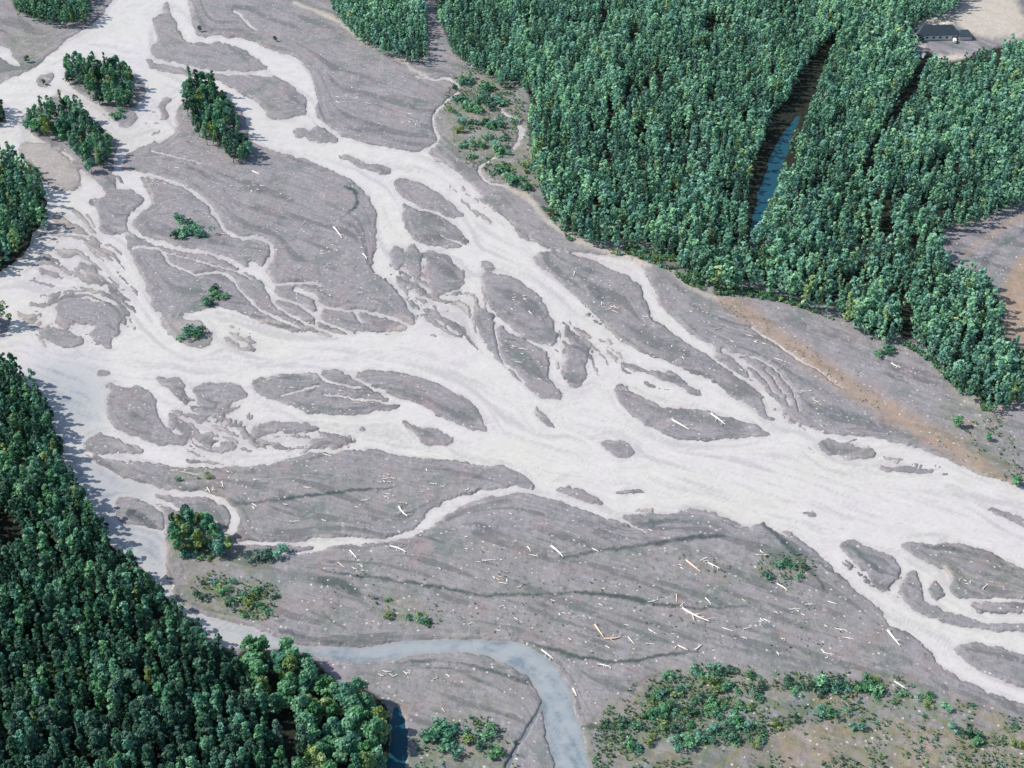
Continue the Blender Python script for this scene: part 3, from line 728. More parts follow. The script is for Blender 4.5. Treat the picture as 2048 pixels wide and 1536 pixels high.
# ------------------------------------------------------------------ plants
def leaf_cloud(rng, centers, radii, per, size, squash=.9, up=.35):
    """quads scattered over the shells of a set of blobs -> V, F, tint"""
    P, N, T = [], [], []
    for c, r in zip(centers, radii):
        d = rng.normal(size=(per, 3)); d /= np.linalg.norm(d, axis=1)[:, None]
        d[:, 2] = np.where(d[:, 2] < -.35, -d[:, 2], d[:, 2])
        rr = r * (.62 + .42 * rng.random(per))[:, None]
        P.append(c + d * rr * np.array([1, 1, squash]))
        nn = d + rng.normal(size=(per, 3)) * .55 + np.array([0, 0, up])
        N.append(nn / np.linalg.norm(nn, axis=1)[:, None])
        T.append(np.clip(rng.normal(.45, .16) + rng.normal(0, .16, per), 0, 1))
    P, N, T = np.concatenate(P), np.concatenate(N), np.concatenate(T)
    a = np.cross(N, rng.normal(size=N.shape)); a /= np.linalg.norm(a, axis=1)[:, None] + 1e-9
    b = np.cross(N, a)
    s = size * (.6 + .8 * rng.random(len(P)))[:, None]
    k1 = .7 + .6 * rng.random((len(P), 1)); k2 = .7 + .6 * rng.random((len(P), 1))
    V = np.stack([P + a * s * k1, P + b * s * .7 * k2 + N * s * .18, P - a * s * k2, P - b * s * .7 * k1 - N * s * .12], 1).reshape(-1, 3)
    F = np.arange(len(V)).reshape(-1, 4)
    return V, F, T


def crown_blobs(rng, H, R, shape, nb):
    C, Q = [], []
    z0 = {'narrow': .28, 'round': .25, 'spruce': .14}[shape]
    for i in range(nb):
        u = (i + rng.random()) / nb
        z = H * (z0 + (.93 - z0) * u)
        if shape == 'spruce':
            prof = 1.0 - .9 * u
        elif shape == 'narrow':
            prof = math.sin(math.pi * min(1, .14 + u * .80)) ** .7
        else:
            prof = math.sin(math.pi * min(1, .22 + u * .70)) ** .6
        a = rng.random() * 6.283
        off = R * prof * (.30 + .45 * rng.random())
        br = R * (.30 + .22 * rng.random()) * (.55 + .5 * prof)
        C.append((math.cos(a) * off, math.sin(a) * off, z)); Q.append(br)
    C.append((rng.normal() * .1, rng.normal() * .1, H * .93)); Q.append(R * (.2 if shape == 'spruce' else .34))
    return np.array(C), np.array(Q)


def tube(P, R, k=6):
    """tapered tube through points P with radii R -> V, F (quads)"""
    P = np.asarray(P, float); V = []
    for i, p in enumerate(P):
        d = P[min(i + 1, len(P) - 1)] - P[max(i - 1, 0)]
        d /= np.linalg.norm(d) + 1e-9
        a = np.cross(d, (0.3, .9, .1) if abs(d[1]) < .9 else (1, 0, 0)); a /= np.linalg.norm(a)
        b = np.cross(d, a)
        t = np.arange(k) * 2 * math.pi / k
        V.append(p + R[i] * (np.cos(t)[:, None] * a + np.sin(t)[:, None] * b))
    V = np.concatenate(V); F = []
    for i in range(len(P) - 1):
        for j in range(k):
            F.append((i * k + j, i * k + (j + 1) % k, (i + 1) * k + (j + 1) % k, (i + 1) * k + j))
    return V, np.array(F)


def join(parts):
    V, F, o = [], [], 0
    for v, ff in parts:
        V.append(v); F.append(ff + o); o += len(v)
    return np.concatenate(V), np.concatenate(F)


def trunk_mesh(rng, H, R, C):
    lean = rng.normal(0, .02, 2)
    pts = [(lean[0] * H * t, lean[1] * H * t, H * t * .9 - .4) for t in (0, .12, .4, .7, 1.0)]
    r0 = H * .016
    parts = [tube(pts, [r0 * 1.4, r0, r0 * .8, r0 * .5, r0 * .12], 7)]
    for c in C[::3]:
        z = max(c[2] * .72, H * .15)
        parts.append(tube([(lean[0] * z, lean[1] * z, z), (c[0] * .55, c[1] * .55, (z + c[2]) / 2), tuple(c)], [r0 * .38, r0 * .25, r0 * .06], 5))
    return join(parts)


def tree_kind(shape, H, R, nb, per, size, seed):
    rng = np.random.default_rng(seed)
    C, Q = crown_blobs(rng, H, R, shape, nb)
    return (C, Q, rng, leaf_cloud(rng, C, Q, per, size, 1.0 if shape != 'spruce' else .6))


def tree_meshes(prefix, shape, H, R, nb, per, size, seed):
    C, Q, rng, (V, F, T) = tree_kind(shape, H, R, nb, per, size, seed)
    crown = mesh_np(prefix + '_crown', V, F, False); flt_attr(crown, 'tint', T)
    crown.materials.append(None)
    trunk = mesh_np(prefix + '_trunk', *trunk_mesh(rng, H, R, C)); trunk.materials.append(M_BARK)
    return crown, trunk


BASE_H = 13.0
TALL = [tree_meshes('cottonwood', ('narrow', 'spruce', 'narrow', 'round')[i % 4], BASE_H, 1.7 + .18 * (i % 4), 16, 30, .40, 100 + i) for i in range(12)]
WIDE = [tree_meshes('alder', 'round', 9.5, 2.9 + .25 * (i % 3), 14, 34, .5, 200 + i) for i in range(7)]


def put_tree(name, proto, x, y, z, scale, rot, leaf, label, cat, group):
    root = bpy.data.objects.new(name, None); root.empty_display_size = .5
    COL.objects.link(root)
    root.location = (x, y, z); root.rotation_euler = (0, 0, rot); root.scale = (scale[0], scale[0], scale[1])
    root['label'] = label; root['category'] = cat; root['group'] = group
    for nm, me in (('crown', proto[0]), ('trunk', proto[1])):
        o = bpy.data.objects.new(nm, me); COL.objects.link(o); o.parent = root
        if nm == 'crown':
            o.material_slots[0].link = 'OBJECT'; o.material_slots[0].material = LEAF[leaf]
    return root


def scatter(mask, spacing, zmid, seed, jitter=.42, xy=None, wmax=.55):
    """jittered ground grid; keep points whose crown centre falls into the silhouette mask"""
    rng = np.random.default_rng(seed)
    ys, xs = np.nonzero(mask)
    bx = (xs.min() - OX, xs.max() - OX); by = (ys.min() - OY, ys.max() - OY)
    gx0 = min(ground(bx[0], q)[0] for q in by); gx1 = max(ground(bx[1], q)[0] for q in by)
    gy1 = float(ground(0, by[0], zmid)[1]) + 5; gy0 = float(ground(0, by[1], zmid)[1]) - 5
    gx, gy = np.meshgrid(np.arange(gx0 - 5, gx1 + 5, spacing), np.arange(gy0, gy1, spacing * .866))
    gx = gx + (np.arange(gx.shape[0]) % 2)[:, None] * spacing / 2
    gx = (gx + rng.uniform(-jitter, jitter, gx.shape) * spacing).ravel(); gy = (gy + rng.uniform(-jitter, jitter, gy.shape) * spacing).ravel()
    p, q = pixel(gx, gy, zmid)
    ok = (p > -OX) & (p < RW - OX - 1) & (q > -OY) & (q < RH - OY - 1)
    gx, gy, p, q = gx[ok], gy[ok], p[ok], q[ok]
    ok = mask[(q + OY).astype(int), (p + OX).astype(int)]
    gx, gy, p, q = gx[ok], gy[ok], p[ok], q[ok]
    z, mw = height_at(gx, gy)
    ok = mw < wmax
    return gx[ok], gy[ok], z[ok], p[ok], q[ok]


TONE = {'dark': 'dark green', 'blue': 'bluish green', 'mid': 'mid green', 'yellow': 'yellowish green'}


def forest_stuff(name, pts, label, cat, mats, protos, hrange, seed, per_face=1.0):
    """all the remaining trees of a wood as one object"""
    rng = np.random.default_rng(seed)
    gx, gy, gz = pts
    n = len(gx)
    which = rng.integers(0, len(protos), n)
    leafk = rng.choice(len(mats), n, p=[w for _, w in mats])
    low = vnoise(RH, RW, 90.0, 3, seed)
    pxx, pyy = pixel(gx, gy, np.full(n, 7.0))
    clump = sample(low, pxx, pyy)
    Vs, Fs, Ts, Ms, o = [], [], [], [], 0
    for i, (C, Q, _, (V, F, T)) in enumerate(protos):
        idx = np.nonzero(which == i)[0]
        if not len(idx):
            continue
        a = rng.random(len(idx)) * 6.283
        hs = rng.uniform(hrange[0], hrange[1], len(idx)) / 13.0 * (.8 + .4 * clump[idx]); ws = hs * rng.uniform(.85, 1.15, len(idx))
        ca, sa = np.cos(a) * ws, np.sin(a) * ws
        W = np.empty((len(idx), len(V), 3), np.float32)
        W[..., 0] = ca[:, None] * V[:, 0] - sa[:, None] * V[:, 1] + gx[idx][:, None]
        W[..., 1] = sa[:, None] * V[:, 0] + ca[:, None] * V[:, 1] + gy[idx][:, None]
        W[..., 2] = hs[:, None] * V[:, 2] + gz[idx][:, None]
        Vs.append(W.reshape(-1, 3))
        Fs.append((np.arange(len(idx))[:, None, None] * len(V) + F[None] + o).reshape(-1, 4))
        tone = rng.normal(0, .22, len(idx)) + (clump[idx] - .5) * 1.0
        Ts.append(np.clip(T[None] + tone[:, None], 0, 1).ravel())
        Ms.append(np.repeat(leafk[idx], len(F)))
        o += len(idx) * len(V)
    me = mesh_np(name, np.concatenate(Vs), np.concatenate(Fs), False)
    flt_attr(me, 'tint', np.concatenate(Ts))
    for mk, _ in mats:
        me.materials.append(LEAF[mk])
    me.polygons.foreach_set('material_index', np.concatenate(Ms).astype(np.int32))
    return link(name, me, kind='stuff', label=label, category=cat)


# --- the near wood: the trees that show largest are objects, the rest one mass
gx, gy, gz, pp, qq = scatter(LD, 3.8, 7.5, 3)
order = np.argsort(gy)
order = order[(pp[order] > -30) & (qq[order] < 1560)]
ind = order[:285]
rest = np.setdiff1d(np.arange(len(gx)), ind)
rng = np.random.default_rng(5)
for i in ind:
    sc_h = rng.uniform(.72, 1.38)
    leaf = rng.choice(['dark', 'blue', 'mid', 'yellow'], p=[.60, .22, .155, .025])
    size = 'tall' if sc_h > 1.14 else ('short' if sc_h < .95 else 'medium sized')
    edge = not LD[int(np.clip(qq[i] + OY - 6, 0, RH - 1)), int(np.clip(pp[i] + OX + 34, 0, RW - 1))]
    where = 'standing at the wood edge beside the grey stream' if edge else ('at the near margin of the dark lower wood' if qq[i] > 1440 else 'inside the dark lower wood')
    put_tree('cottonwood_tree', TALL[rng.integers(0, len(TALL))], gx[i], gy[i], gz[i] - .2, (sc_h * rng.uniform(.85, 1.1), sc_h), rng.random() * 6.28, leaf,
             f'{size} {TONE[leaf]} tree {where}', 'tree', 'trees of the dark lower wood')
LOWP = [tree_kind(('narrow', 'spruce', 'narrow')[i % 3], 13.0, 1.75 + .18 * (i % 3), 11, 14, .58, 300 + i) for i in range(8)]
LOWR = [tree_kind(('narrow', 'round', 'round', 'narrow', 'spruce')[i % 5], 13.0, (2.1, 2.7, 2.4, 1.8, 1.9)[i % 5], 10, 10, .66, 330 + i) for i in range(10)]
forest_stuff('lower_forest', (gx[rest], gy[rest], gz[rest] - .2), 'dark wood of narrow trees along the lower side stream', 'forest', [('dark', .62), ('blue', .21), ('mid', .15), ('yellow', .02)], LOWP, (10.5, 16.5), 21)
gx, gy, gz, pp, qq = scatter(RF, 3.9, 7.0, 4)
hole = sample(vnoise(RH, RW, 34.0, 3, 91), pp, qq); grove = sample(vnoise(RH, RW, 120.0, 2, 92), pp, qq)
keepf = (rng.random(len(gx)) > .05 + .25 * (grove > .6)) & (hole > .27)
forest_stuff('upper_forest', (gx[keepf], gy[keepf], gz[keepf] - .2), 'broad green forest covering the far bank above the river', 'forest', [('mid', .44), ('blue', .42), ('dark', .11), ('yellow', .03)], LOWR, (7.5, 16.5), 22)
bank = (LE['a'] | LE['b'] | LE['c'] | LE['t']) & (np.arange(RW) > OX - 60)[None, :] & (np.arange(RH) > OY - 40)[:, None]
bx_, by_, bz_, _, _ = scatter(bank, 4.9, 6.5, 6)
forest_stuff('bank_forest', (bx_, by_, bz_ - .2), 'patches of wood along the outer bank of the upper river', 'forest', [('mid', .38), ('blue', .25), ('dark', .27), ('yellow', .10)], LOWR, (12, 17), 23)
print('near', len(ind), len(rest), 'far', len(gx))

# --- broad pale trees: the lobe of the lower wood, the wooded islands, the wood at the frame's left margin
ISL1 = [(130, 145), (140, 122), (165, 128), (190, 120), (215, 125), (245, 140), (270, 155), (275, 185), (262, 205), (235, 210), (210, 205), (180, 195), (170, 170), (140, 160)]
ISL2 = [(48, 235), (70, 220), (105, 215), (120, 200), (145, 205), (165, 225), (195, 255), (216, 280), (226, 305), (215, 325), (190, 340), (165, 330), (150, 300), (120, 270), (80, 265), (55, 255)]
ISL3 = [(368, 178), (390, 168), (425, 172), (442, 200), (468, 220), (477, 245), (482, 270), (500, 300), (490, 322), (450, 310), (420, 290), (395, 265), (380, 240), (370, 210)]
CL4 = [(335, 1050), (350, 1022), (400, 1020), (425, 1045), (445, 1070), (470, 1088), (462, 1104), (420, 1108), (370, 1096), (335, 1086)]
groups = [
 (LB, 6.7, 6.0, 'bright green broad tree in the lighter green end of the lower wood', 'trees at the lit end of the lower wood', [.03, .17, .63, .17], (1.0, 1.45)),  # lobe trees have lighter green leaves than the dark wood
 (fill(ISL1, 1), 6.2, 5.0, 'tree on the wooded island nearest the upper river mouth', 'trees of the upper wooded island', [.3, .25, .35, .1], (.85, 1.3)),
 (fill(ISL2, 1), 6.2, 5.0, 'tree on the long slanting wooded island', 'trees of the long slanting island', [.3, .25, .38, .07], (.85, 1.3)),
 (fill(ISL3, 1), 6.2, 5.5, 'tree in the tall grove at the head of the great gravel bar', 'trees of the grove on the great bar', [.28, .3, .34, .08], (.95, 1.5)),
 (fill(CL4, 1), 5.0, 4.0, 'tree in the round grove inside the looping pale channel', 'trees of the grove by the looping channel', [.15, .3, .4, .15], (.75, 1.05)),
]
lk = ['dark', 'blue', 'mid', 'yellow']
nt = 0
for mask, spc, zm, lab, grp, pr, (s0, s1) in groups:
    gx, gy, gz, pp, qq = scatter(mask, spc, zm, 50 + nt, .4, None, .9)
    for x, y, z in zip(gx, gy, gz):
        s = rng.uniform(s0, s1); leaf = rng.choice(lk, p=pr)
        size = 'tall' if s > s0 + .7 * (s1 - s0) else ('low' if s < s0 + .3 * (s1 - s0) else 'middling')
        isl_ = 'isl' in grp or 'grove on' in grp
        pr_ = TALL[rng.integers(0, len(TALL))] if isl_ and rng.random() < .35 else WIDE[rng.integers(0, len(WIDE))]  # some island trees take the tall cottonwood shape but keep the alder name
        put_tree('alder_tree', pr_, x, y, max(z, .1) - .15, (s * rng.uniform(.85, 1.1), s * rng.uniform(.8, 1.3)), rng.random() * 6.28, leaf,
                 f'{size} {TONE[leaf]} {lab}' if not lab.startswith('bright') else f'{size} {TONE[leaf]} {lab.replace("bright green ", "")}', 'tree', grp)
        nt += 1
    print(grp, len(gx))
print('alder', nt)

# single trees that stand alone
for (tx, ty, s, leaf, lab) in [(1915, 846, .62, 'mid', 'lone bushy green tree on the terrace below the upper forest corner'), (1976, 874, .42, 'mid', 'small green bush-like tree beside the orange strip'),
                               (2032, 962, .6, 'mid', 'bushy green tree at the river end of the orange strip'), (400, 54, .5, 'dark', 'small dark tree beside the narrow channel at the top'),
                               (550, 74, .42, 'dark', 'low dark rounded tree alone on the upper gravel flat'), (88, 160, .42, 'dark', 'small dark tree on the tiny islet in the upper channel'),
                               (56, 116, .55, 'dark', 'dark rounded tree beside the pond at the far corner'), (1842, 76, .5, 'dark', 'dark tree at the corner of the long building')]:
    x, y = ground(tx, ty + 10)
    z, _ = height_at(x, y)
    put_tree('alder_tree', WIDE[rng.integers(0, len(WIDE))], float(x), float(y), float(z[0]) - .1, (s * 1.25, s), rng.random() * 6.28, leaf, lab, 'tree', 'lone trees')

# --- willow shrubs on the bars
def shrub_mesh(seed):
    rng = np.random.default_rng(seed)
    nb = 7
    C = np.stack([rng.normal(0, .75, nb), rng.normal(0, .75, nb), rng.uniform(.45, 1.35, nb)], 1)
    V, F, T = leaf_cloud(rng, C, rng.uniform(.5, .85, nb), 22, .27, .9)
    parts = [tube([(0, 0, -.2), tuple(c * .5), tuple(c)], [.07, .05, .02], 4) for c in C]
    V2, F2 = join(parts)
    me = mesh_np('willow_shrub', np.concatenate([V, V2]), np.concatenate([F, F2 + len(V)]), False)
    flt_attr(me, 'tint', np.concatenate([T, np.zeros(len(F2))]))
    me.materials.append(None)
    return me


SHRUB = [shrub_mesh(400 + i) for i in range(8)]
SZ = [
 ([(1290, 1375), (1330, 1350), (1400, 1340), (1470, 1335), (1540, 1375), (1530, 1420), (1450, 1440), (1330, 1435), (1280, 1410)], 60, (.8, 1.6), 'in the dense thicket on the lower flat', 'shrubs of the lower thicket', [.25, .25, .35, .15]),
 ([(1540, 1370), (1640, 1355), (1760, 1355), (1810, 1385), (1790, 1405), (1700, 1385), (1560, 1395)], 34, (.9, 1.6), 'in the row bordering the smooth flat', 'shrubs in the row by the smooth flat', [.3, .3, .35, .05]),
 ([(1180, 1445), (1300, 1425), (1450, 1435), (1600, 1425), (1760, 1435), (1900, 1455), (2060, 1480), (2060, 1500), (1850, 1470), (1600, 1455), (1500, 1500), (1300, 1510), (1220, 1490)], 62, (.8, 1.7), 'in the scrub band near the lower margin', 'shrubs of the lower scrub band', [.25, .25, .3, .2]),
 ([(1820, 1390), (1870, 1385), (1900, 1415), (1860, 1420)], 5, (.9, 1.5), 'in the little patch beside the lowest channel', 'shrubs beside the lowest channel', [.2, .3, .4, .1]),
 ([(380, 1160), (470, 1160), (560, 1185), (550, 1235), (460, 1235), (390, 1205)], 34, (.7, 1.5), 'in the open scrub between the grove and the grey stream', 'shrubs by the grey stream bend', [.15, .15, .35, .35]),
 ([(750, 1195), (800, 1190), (850, 1225), (870, 1250), (800, 1245), (755, 1215)], 12, (.7, 1.3), 'in the yellowish patch above the bend of the grey stream', 'shrubs above the grey bend', [.1, .1, .3, .5]),
 ([(1500, 1115), (1570, 1112), (1630, 1145), (1560, 1165), (1510, 1150)], 14, (.6, 1.2), 'in the sparse patch on the bar beside the lower channel', 'shrubs beside the lower channel', [.3, .3, .35, .05]),
 ([(850, 1462), (900, 1450), (960, 1460), (1005, 1470), (1010, 1520), (850, 1520)], 22, (1.0, 2.2), 'among the bushes between pond and grey stream', 'bushes between pond and stream', [.25, .2, .35, .2]),
 ([(885, 280), (895, 190), (930, 150), (990, 170), (1040, 260), (1030, 300), (1000, 325), (960, 330), (920, 310)], 62, (1.2, 2.9), 'on the sandy corner between gravel and forest', 'shrubs on the sandy forest corner', [.3, .3, .3, .1]),
 ([(980, 340), (1060, 320), (1075, 380), (1040, 382), (1000, 362)], 20, (1.4, 2.8), 'in the thicket hugging the forest foot', 'shrubs at the forest foot', [.2, .25, .4, .15]),
 ([(335, 455), (350, 434), (372, 444), (402, 458), (424, 472), (408, 485), (378, 486), (350, 475)], 16, (1.3, 2.6), 'in the oval clump on the great bar', 'shrubs of the oval clump', [.3, .3, .3, .1]),
 ([(388, 610), (402, 594), (428, 580), (456, 574), (468, 588), (440, 606), (412, 616)], 12, (1.2, 2.2), 'in the slanting clump below the oval one', 'shrubs of the slanting clump', [.4, .3, .3, 0]),
 ([(342, 662), (370, 655), (400, 664), (416, 678), (390, 688), (356, 682)], 9, (1.2, 2.2), 'on the point of the bar beside the wide channel', 'shrubs on the bar point', [.35, .3, .25, .1]),
 ([(345, 1080), (420, 1095), (480, 1095), (470, 1115), (400, 1118), (350, 1105)], 12, (.9, 1.7), 'fringing the grove by the looping channel', 'shrubs fringing the round grove', [.2, .3, .3, .2]),
 ([(500, 1098), (530, 1090), (560, 1100), (555, 1124), (520, 1124)], 6, (1.4, 2.3), 'in the dark clump at the tail of the thin channel', 'shrubs at the thin channel tail', [.5, .3, .2, 0]),
 ([(215, 215), (245, 212), (255, 235), (235, 245)], 5, (1.3, 2.2), 'on the tail of the upper wooded island', 'shrubs on the island tail', [.3, .5, .2, 0]),
 ([(1745, 700), (1785, 698), (1790, 715), (1750, 718)], 5, (1.1, 2.0), 'alone together on the grey terrace', 'shrubs on the grey terrace', [.3, .1, .4, .2]),
 ([(1100, 445), (1150, 472), (1200, 490), (1330, 505), (1390, 560), (1350, 540), (1290, 508), (1180, 498), (1120, 475)], 18, (.9, 1.8), 'along the foot of the forest edge', 'shrubs along the forest edge', [.2, .2, .35, .25]),
 ([(330, 938), (410, 935), (425, 965), (340, 962)], 8, (.5, .9), 'thinly spread at the end of the long bar', 'small shrubs on the long bar', [.1, .2, .35, .35]),
]
ns = 0
for poly, cnt, (s0, s1), lab, grp, pr in SZ:
    mk = fill(poly, 1)
    ys, xs = np.nonzero(mk)
    pick = rng.choice(len(xs), max(4, int(cnt * .72)), replace=False)
    for j in pick:
        x, y = ground(xs[j] - OX, ys[j] - OY, .8)
        z, mw = height_at(x, y)
        if mw[0] > .6:
            continue
        s = rng.uniform(s0, s1); leaf = rng.choice(lk, p=pr)
        o = bpy.data.objects.new('willow_shrub', SHRUB[rng.integers(0, len(SHRUB))]); COL.objects.link(o)
        o.location = (float(x), float(y), float(z[0])); o.rotation_euler = (0, 0, rng.random() * 6.28); o.scale = (s * rng.uniform(.9, 1.3), s * rng.uniform(.9, 1.3), s)
        o.material_slots[0].link = 'OBJECT'; o.material_slots[0].material = LEAF[leaf]
        size = 'large' if s > s0 + .6 * (s1 - s0) else 'small'
        o['label'] = f'{size} {TONE[leaf]} shrub {lab}'; o['category'] = 'shrub'; o['group'] = grp
        ns += 1
print('shrubs', ns)

# --- bare dead trees in the lower wood
for k_, (tx, ty, h_, lab) in enumerate([(358, 1432, 15, 'bare pale dead trunk beside the dark hollow of the lower wood'), (482, 1425, 14, 'bare dead trunk where the wood turns lighter'), (238, 1175, 14, 'bare grey dead trunk near the grey stream'),
                                    (60, 1330, 15, 'bare dead trunk deep in the dark wood'), (150, 1450, 15, 'bare dead trunk near the lower margin'), (118, 1240, 14, 'tilted bare grey trunk in mid wood'),
                                    (270, 1320, 14, 'slim bare trunk among dense dark crowns'), (215, 1440, 14, 'short bare pale trunk at the lower margin'), (396, 1368, 13, 'bare trunk beside yellowish crowns'), (30, 1180, 14, 'bare trunk at the frame edge of the dark wood')]):
    x, y = ground(tx, ty, h_ * .8)
    r_ = np.random.default_rng(900 + k_)
    C_, _ = crown_blobs(r_, h_, 1.2, 'narrow', 9)
    o = link('dead_tree', mesh_np('dead_tree', *trunk_mesh(r_, h_ * 1.05, 1.2, C_)), M_WOOD, None, (float(x), float(y), 0.3), label=lab, category='dead tree', group='dead trees of the lower wood')

# --- low herbs and seedlings, too many to count
def tufts(name, zones, label, seed):
    rng = np.random.default_rng(seed)
    P, S = [], []
    for poly, cnt, (a, b) in zones:
        ys, xs = np.nonzero(fill(poly, 1))
        j = rng.integers(0, len(xs), cnt)
        x, y = ground(xs[j] - OX + rng.random(cnt), ys[j] - OY + rng.random(cnt))
        z, mw = height_at(x, y)
        ok = (mw < .45)
        cl = sample(CLMP, xs[j] - OX, ys[j] - OY)
        ok &= rng.random(cnt) < np.clip((cl - .44) * 7, 0, 1)
        P.append(np.stack([x, y, z], 1)[ok]); S.append(a + (b - a) * rng.random(ok.sum()) ** 2 * 1.25)
    P, S = np.concatenate(P), np.concatenate(S)
    C, Q = np.zeros((1, 3)) + np.array([0, 0, .35]), np.array([.5])
    V, F, T = leaf_cloud(rng, C, Q, 9, .32, .8)
    a = rng.random(len(P)) * 6.28
    W = np.empty((len(P), len(V), 3), np.float32)
    W[..., 0] = (np.cos(a) * S)[:, None] * V[:, 0] - (np.sin(a) * S)[:, None] * V[:, 1] + P[:, 0:1]
    W[..., 1] = (np.sin(a) * S)[:, None] * V[:, 0] + (np.cos(a) * S)[:, None] * V[:, 1] + P[:, 1:2]
    W[..., 2] = S[:, None] * V[:, 2] + P[:, 2:3]
    Fs = (np.arange(len(P))[:, None, None] * len(V) + F[None]).reshape(-1, 4)
    me = mesh_np(name, W.reshape(-1, 3), Fs, False)
    flt_attr(me, 'tint', np.clip(T[None] + rng.normal(0, .2, len(P))[:, None], 0, 1).ravel())
    for mk in ('mid', 'yellow', 'blue'):
        me.materials.append(LEAF[mk])
    me.polygons.foreach_set('material_index', np.repeat(rng.choice(3, len(P), p=[.4, .42, .18]), len(F)).astype(np.int32))
    link(name, me, kind='stuff', label=label, category='undergrowth')


CLMP = vnoise(RH, RW, 46.0, 4, 77)
for p_, *_r in SZ[:3]:
    CLMP = np.maximum(CLMP, blur(fill(p_, 1), 8) * (.50 + .3 * (vnoise(RH, RW, 20.0, 3, 79) - .45)))
tufts('undergrowth', [(SZ[0][0], 1100, (.25, .9)), (SZ[1][0], 600, (.25, .9)), (SZ[2][0], 2400, (.25, .8)), (SZ[4][0], 500, (.3, 1.0)),
 ([(1180, 1450), (1290, 1350), (1450, 1325), (1560, 1350), (1800, 1345), (1900, 1400), (2150, 1470), (2150, 1600), (1190, 1600)], 11000, (.25, 1.15)),
 ([(365, 1140), (480, 1150), (570, 1180), (560, 1245), (450, 1240), (370, 1210)], 500, (.5, 1.3)),
 ([(740, 1185), (860, 1195), (900, 1250), (820, 1270), (740, 1230)], 200, (.5, 1.2)),
 ([(820, 1440), (1030, 1435), (1040, 1600), (820, 1600)], 500, (.5, 1.5)),
 ([(880, 290), (890, 180), (930, 135), (1000, 160), (1060, 200), (1070, 300), (1085, 400), (1000, 370), (900, 310)], 1500, (.8, 2.0)),
 ([(1060, 390), (1150, 470), (1340, 500), (1420, 570), (1560, 590), (1700, 660), (1850, 700), (2000, 820), (1960, 830), (1820, 690), (1650, 635), (1540, 600), (1400, 590), (1300, 520), (1150, 500)], 5200, (.5, 2.0)),
 ([(1500, 1105), (1620, 1105), (1650, 1165), (1530, 1180)], 260, (.4, 1.0)), ([(1340, 1110), (1430, 1110), (1470, 1150), (1380, 1160)], 120, (.4, 1.0)),
 ([(1440, 590), (1560, 660), (1700, 760), (1850, 845), (2010, 960), (1980, 970), (1820, 870), (1660, 770), (1520, 670), (1430, 610)], 330, (.3, .8)),
 ([(620, 1100), (1500, 1100), (1700, 1250), (1700, 1330), (1050, 1310), (650, 1260)], 900, (.3, .8)),
 ([(1870, 790), (2000, 800), (2060, 980), (1980, 960), (1900, 880)], 300, (.5, 1.4)),
], 'low green and yellowish herbs scattered over the gravel', 78)

# ------------------------------------------------------------------ driftwood
def log_mesh(seed, L, r, forked):
    rng = np.random.default_rng(seed)
    bend = rng.normal(0, .04) * L
    P = [(-L / 2 + L * t, bend * math.sin(t * 3.1), r * .8 + .25 * t * r) for t in (0, .04, .3, .65, 1)]
    parts = [tube(P, [r * 1.15, r, r * .85, r * .62, r * .28], 8)]
    for i in range(7):                                             # torn root plate
        a = i * .9 + rng.random()
        e = (-L / 2 - r * rng.uniform(.3, 1.2), math.cos(a) * r * rng.uniform(1.6, 3.0), r + abs(math.sin(a)) * r * rng.uniform(1.4, 2.8))
        parts.append(tube([(-L / 2 + .1, math.cos(a) * r * .4, r), e], [r * .38, r * .1], 5))
    for i in range(2 + 3 * forked):                                # broken limbs
        t = rng.uniform(.35, .9); b = rng.choice([-1, 1]) * rng.uniform(.6, 1.0)
        l = L * rng.uniform(.1, .2 + .15 * forked)
        s = np.array([-L / 2 + L * t, bend * math.sin(t * 3.1), r])
        parts.append(tube([s, s + np.array([l * .7, l * b, l * .22])], [r * .35, r * .1], 5))
    return mesh_np('driftwood_log', *join(parts))


LOGS = [(log_mesh(500 + i, 9.0, .36, i % 2), 9.0) for i in range(6)]
for me_, _ in LOGS:
    me_.materials.append(None)


def put_log(px_, py_, length, ang, mat, label, group, thick=1.0):
    x, y = ground(px_, py_)
    z, mw = height_at(x, y)
    me_, L0 = LOGS[rng.integers(0, len(LOGS))]
    o = bpy.data.objects.new('driftwood_log', me_); COL.objects.link(o)
    s = length / L0
    o.location = (float(x), float(y), max(float(z[0]), -.05)); o.rotation_euler = (0, 0, ang); o.scale = (s, min(1.3, max(s, .62) * thick), min(1.3, max(s, .62) * thick))
    o.material_slots[0].link = 'OBJECT'; o.material_slots[0].material = mat
    o['label'] = label; o['category'] = 'driftwood'; o['group'] = group


def log_between(a, b, mat, label, group='large driftwood logs', thick=1.5):
    (x0, y0), (x1, y1) = ground(*a), ground(*b)
    put_log((a[0] + b[0]) / 2, (a[1] + b[1]) / 2, math.hypot(x1 - x0, y1 - y0), math.atan2(y1 - y0, x1 - x0), mat, label, group, thick)


